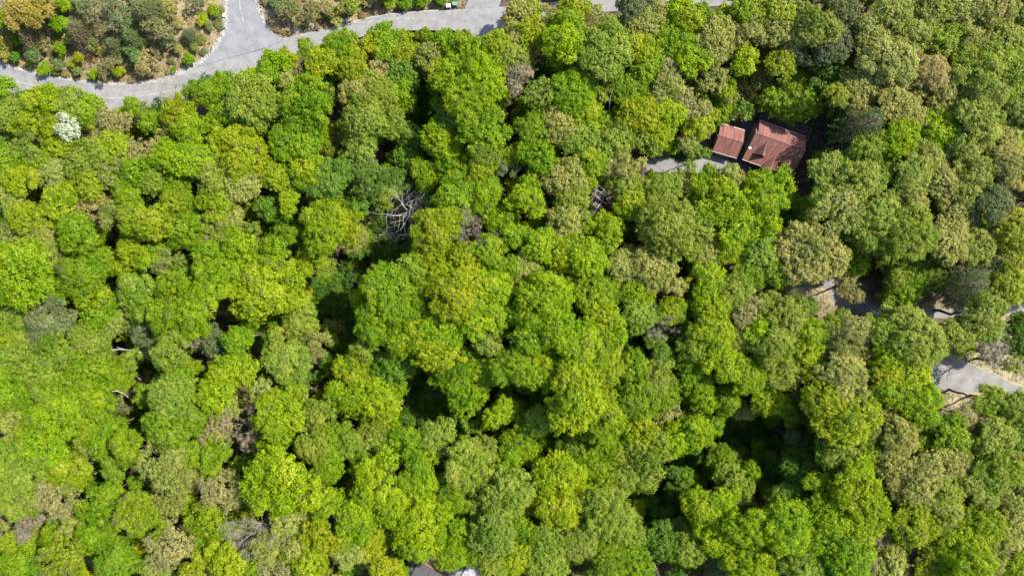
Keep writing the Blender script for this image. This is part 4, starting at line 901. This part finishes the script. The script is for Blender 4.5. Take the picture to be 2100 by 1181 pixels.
for a, b, c in HOLLOWS:
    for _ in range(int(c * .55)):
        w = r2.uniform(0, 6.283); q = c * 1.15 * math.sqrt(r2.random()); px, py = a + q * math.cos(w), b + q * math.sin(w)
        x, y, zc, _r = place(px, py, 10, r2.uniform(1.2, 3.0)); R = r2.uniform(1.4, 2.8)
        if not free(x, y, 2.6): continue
        i = pick(r2.choice('oas'), R, r2); s = R / ALLP[i][2]; und.append((x, y, zc, i, s, s * .8, .2, r2.uniform(0, 6.28), tint(r2.choice('DDBBG'), r2)))  # dark bushes added so the hollow floor looks shaded
mid = 0
while mid < 800:
    x = r2.uniform(-135, 135); y = r2.uniform(-78, 78); qx, qy = 1050 + x / .1225, 590.5 - y / .1225
    if not free(x, y, 5.0) or any(math.hypot(qx - a, qy - b) < c + 12 for a, b, c in HOLLOWS): continue
    mid += 1; R = r2.uniform(1.8, 3.4); i = pick(r2.choice('oaoa'), R, r2); s = R / ALLP[i][2]; za = r2.uniform(5.0, 11.5); g = h1(x, y)
    und.append((x, y, g + za, i, s, s, za / 14, r2.uniform(0, 6.28), regional(qx, qy, 'G', 'o', tint(r2.choice('GGSLYK'), r2))))
gn_instances("undergrowth", und, "saplings and bushes filling the forest floor beneath the trees")
# woodland going on beyond the frame
sur = []; r3 = random.Random(9)
while len(sur) < 420:
    x = r3.uniform(-215, 215); y = r3.uniform(-150, 150)
    if abs(x) < 127 + 6 and abs(y) < 71 + 6: continue
    if not free(x, y, 7): continue
    if any(math.hypot(x - q[0], y - q[1]) < 6 for q in sur): continue
    R = r3.uniform(3.6, 6.6); i = pick(r3.choice('mooa'), R, r3); R0 = ALLP[i][2]; s = R / R0; zc = h1(x, y) + 11 + R * .5
    sur.append((x, y, zc, i, s, s, (zc - h1(x, y)) / 14, r3.uniform(0, 6.28), tint(r3.choice('GLYSKSG'), r3)))
gn_instances("surrounding_woodland", sur, "woodland carrying on beyond the picture on every side")

# low scrub matting the bank
scr = []
while len(scr) < 520:
    x, y = P(r3.uniform(-60, 1000), r3.uniform(-70, 170)); p_ = (np.array([x]), np.array([y]))
    if not (inside(*p_, HW)[0] or inside(*p_, EW)[0]) or mask_flat(*p_, 1.1)[0]: continue
    R = r3.uniform(.5, 1.35); i = pick('s', R, r3); s = R / 2.0; g = h1(x, y)
    scr.append((x, y, g + R * .35, i, s, s * r3.uniform(.5, .9), s, r3.uniform(0, 6.28), r3.choice([(.10, .105, .04, 1), (.075, .10, .035, 1), (.14, .12, .055, 1), (.15, .105, .045, 1), (.11, .13, .03, 1)])))
gn_instances("low_scrub", scr, "low olive and brown scrub matting the bank above the road", False)

# shrubs and young pines of the bank
shl = []
for px, py, r, hue, form in SHRUBS:
    big = r > 18; za = (r * .132) * (1.0 if not big else 1.15) + .2
    x, y, zc, R = place(px, py, r, za); R *= .86 if hue == 'P' else 1.0; g = h1(x, y)
    fam = 'p' if (hue == 'P' and r > 15 and rng.random() < .3) else ('a' if form == 'a' and big else ('s' if R < 2.6 else 'o'))
    i = pick(fam, R, rng); cm, tm, R0 = ALLP[i]; s = R / R0; rz = rng.uniform(0, 6.28); c = tint(hue, rng) if hue != 'P' else tuple(q * rng.uniform(.88, 1.12) for q in rng.choice([(.100, .120, .040), (.090, .112, .045), (.118, .120, .046)])) + (1.0,)
    root = bpy.data.objects.new("shrub", None); root.location = (x, y, g); root.empty_display_size = .3; col.objects.link(root)
    tag(root, None, "shrub", "shrubs on the bank above the road")
    cr = link("foliage", cm, root, (0, 0, zc - g)); cr.rotation_euler = (0, 0, rz); cr.scale = (s, s, s * .85); cr.color = c
    tr = link("stem", tm, root, (0, 0, zc - g)); tr.rotation_euler = (0, 0, rz); tr.scale = (s, s, (zc - g) / 14.0 * .9 if fam != 's' else s)
    shl.append((root, px, py, r, hue, form))

# dead trees and pale snags that stand out
def snag(px, py, r, seed, label, za=13, n=6, lean=(0, 0), sc=1.0, mat=None):
    x, y, zc, R = place(px, py, r, za); g = h1(x, y); V, F = snag_proto(seed, R, n, lean)
    V[:, 2] = np.where(V[:, 2] < -R * .5, -R * .5 + (V[:, 2] + R * .5) * (zc - g - R * .5) / (14.5 - R * .5), V[:, 2])
    me = np_mesh("dead_tree", V, F, mat or SNAG, smooth=True); o = link("dead_tree", me, None, (x, y, zc)); o.rotation_euler = (0, 0, seed * .7); tag(o, label, "dead tree", "dead trees"); return o
snag(838, 432, 46, 31, "tall grey dead tree with many bare branches over the dark hollow", 14.5, 9)
snag(845, 470, 24, 32, "lower dead fork just below the tall grey dead tree", 9, 4)
snag(1236, 412, 30, 33, "forked pale dead tree right of centre in the upper half", 14, 4)
snag(1224, 440, 16, 34, "short dead stem at the foot of the forked dead tree", 11, 3)
snag(1345, 648, 26, 35, "thin grey dead tree right of the photo centre", 13, 4)
snag(2030, 700, 30, 36, "silvery dead tree above the grey clearing at right", 13, 6)
snag(2065, 742, 24, 37, "twiggy dead tree at the right end of the grey clearing", 11, 5)
snag(1068, 178, 26, 38, "grey half-bare tree right of the bright lime crowns", 15, 5)
snag(785, 1095, 18, 39, "small bare fork left of the grey roof at the bottom", 12, 4)
snag(170, 925, 20, 40, "white-limbed dead tree in the sage crown at lower left", 13, 5)
def pole(pts, r, label, name="leaning_tree"):
    q = []
    for (px, py, z) in pts:
        x, y = P(px, py, z); q.append((x, y, z))
    o0 = q[0]; mb = MB(); n = len(q); mb.tube([(a - o0[0], b - o0[1], c - o0[2]) for a, b, c in q], [r * (1 - .7 * i / (n - 1)) for i in range(n)], 7)
    o = mb.build(name, SNAG); o.location = o0; tag(o, label, "dead tree", "pale dead trunks in the wood")
pole([(300, 721, 5), (275, 720, 11), (250, 716, 16), (228, 717, 19)], .22, "upper long white leaning trunk at left, left of the dark gap")
pole([(308, 725, 5), (285, 722, 9), (262, 718, 14), (240, 712, 18)], .18, "second white trunk lying just beside the upper long one at left")
pole([(288, 778, 6), (276, 768, 10), (262, 755, 14)], .2, "short pale trunk slanting below the pair of white trunks")
pole([(262, 814, 9), (252, 806, 13), (240, 801, 15), (230, 803, 16)], .2, "curved white branch above the round grey-brown crown at left")
pole([(1243, 250, 7), (1250, 225, 13), (1250, 205, 17), (1256, 188, 19)], .22, "slim white trunk rising among green crowns in the upper middle")
pole([(290, 1018, 9), (280, 1012, 12), (268, 1008, 14)], .18, "short white stick right of the fresh green crown at lower left")
pole([(168, 930, 10), (182, 928, 13), (192, 922, 15)], .14, "white twig beside the gold-green crown at lower left")
pole([(785, 1120, 2), (786, 1100, 5), (790, 1085, 7)], .3, "dark bare trunk left of the grey roof at the bottom")
label_all(labelled); label_all(shl, "shrub")
print("trees", len(labelled), "rest", len(rest), "shrubs", len(shl))
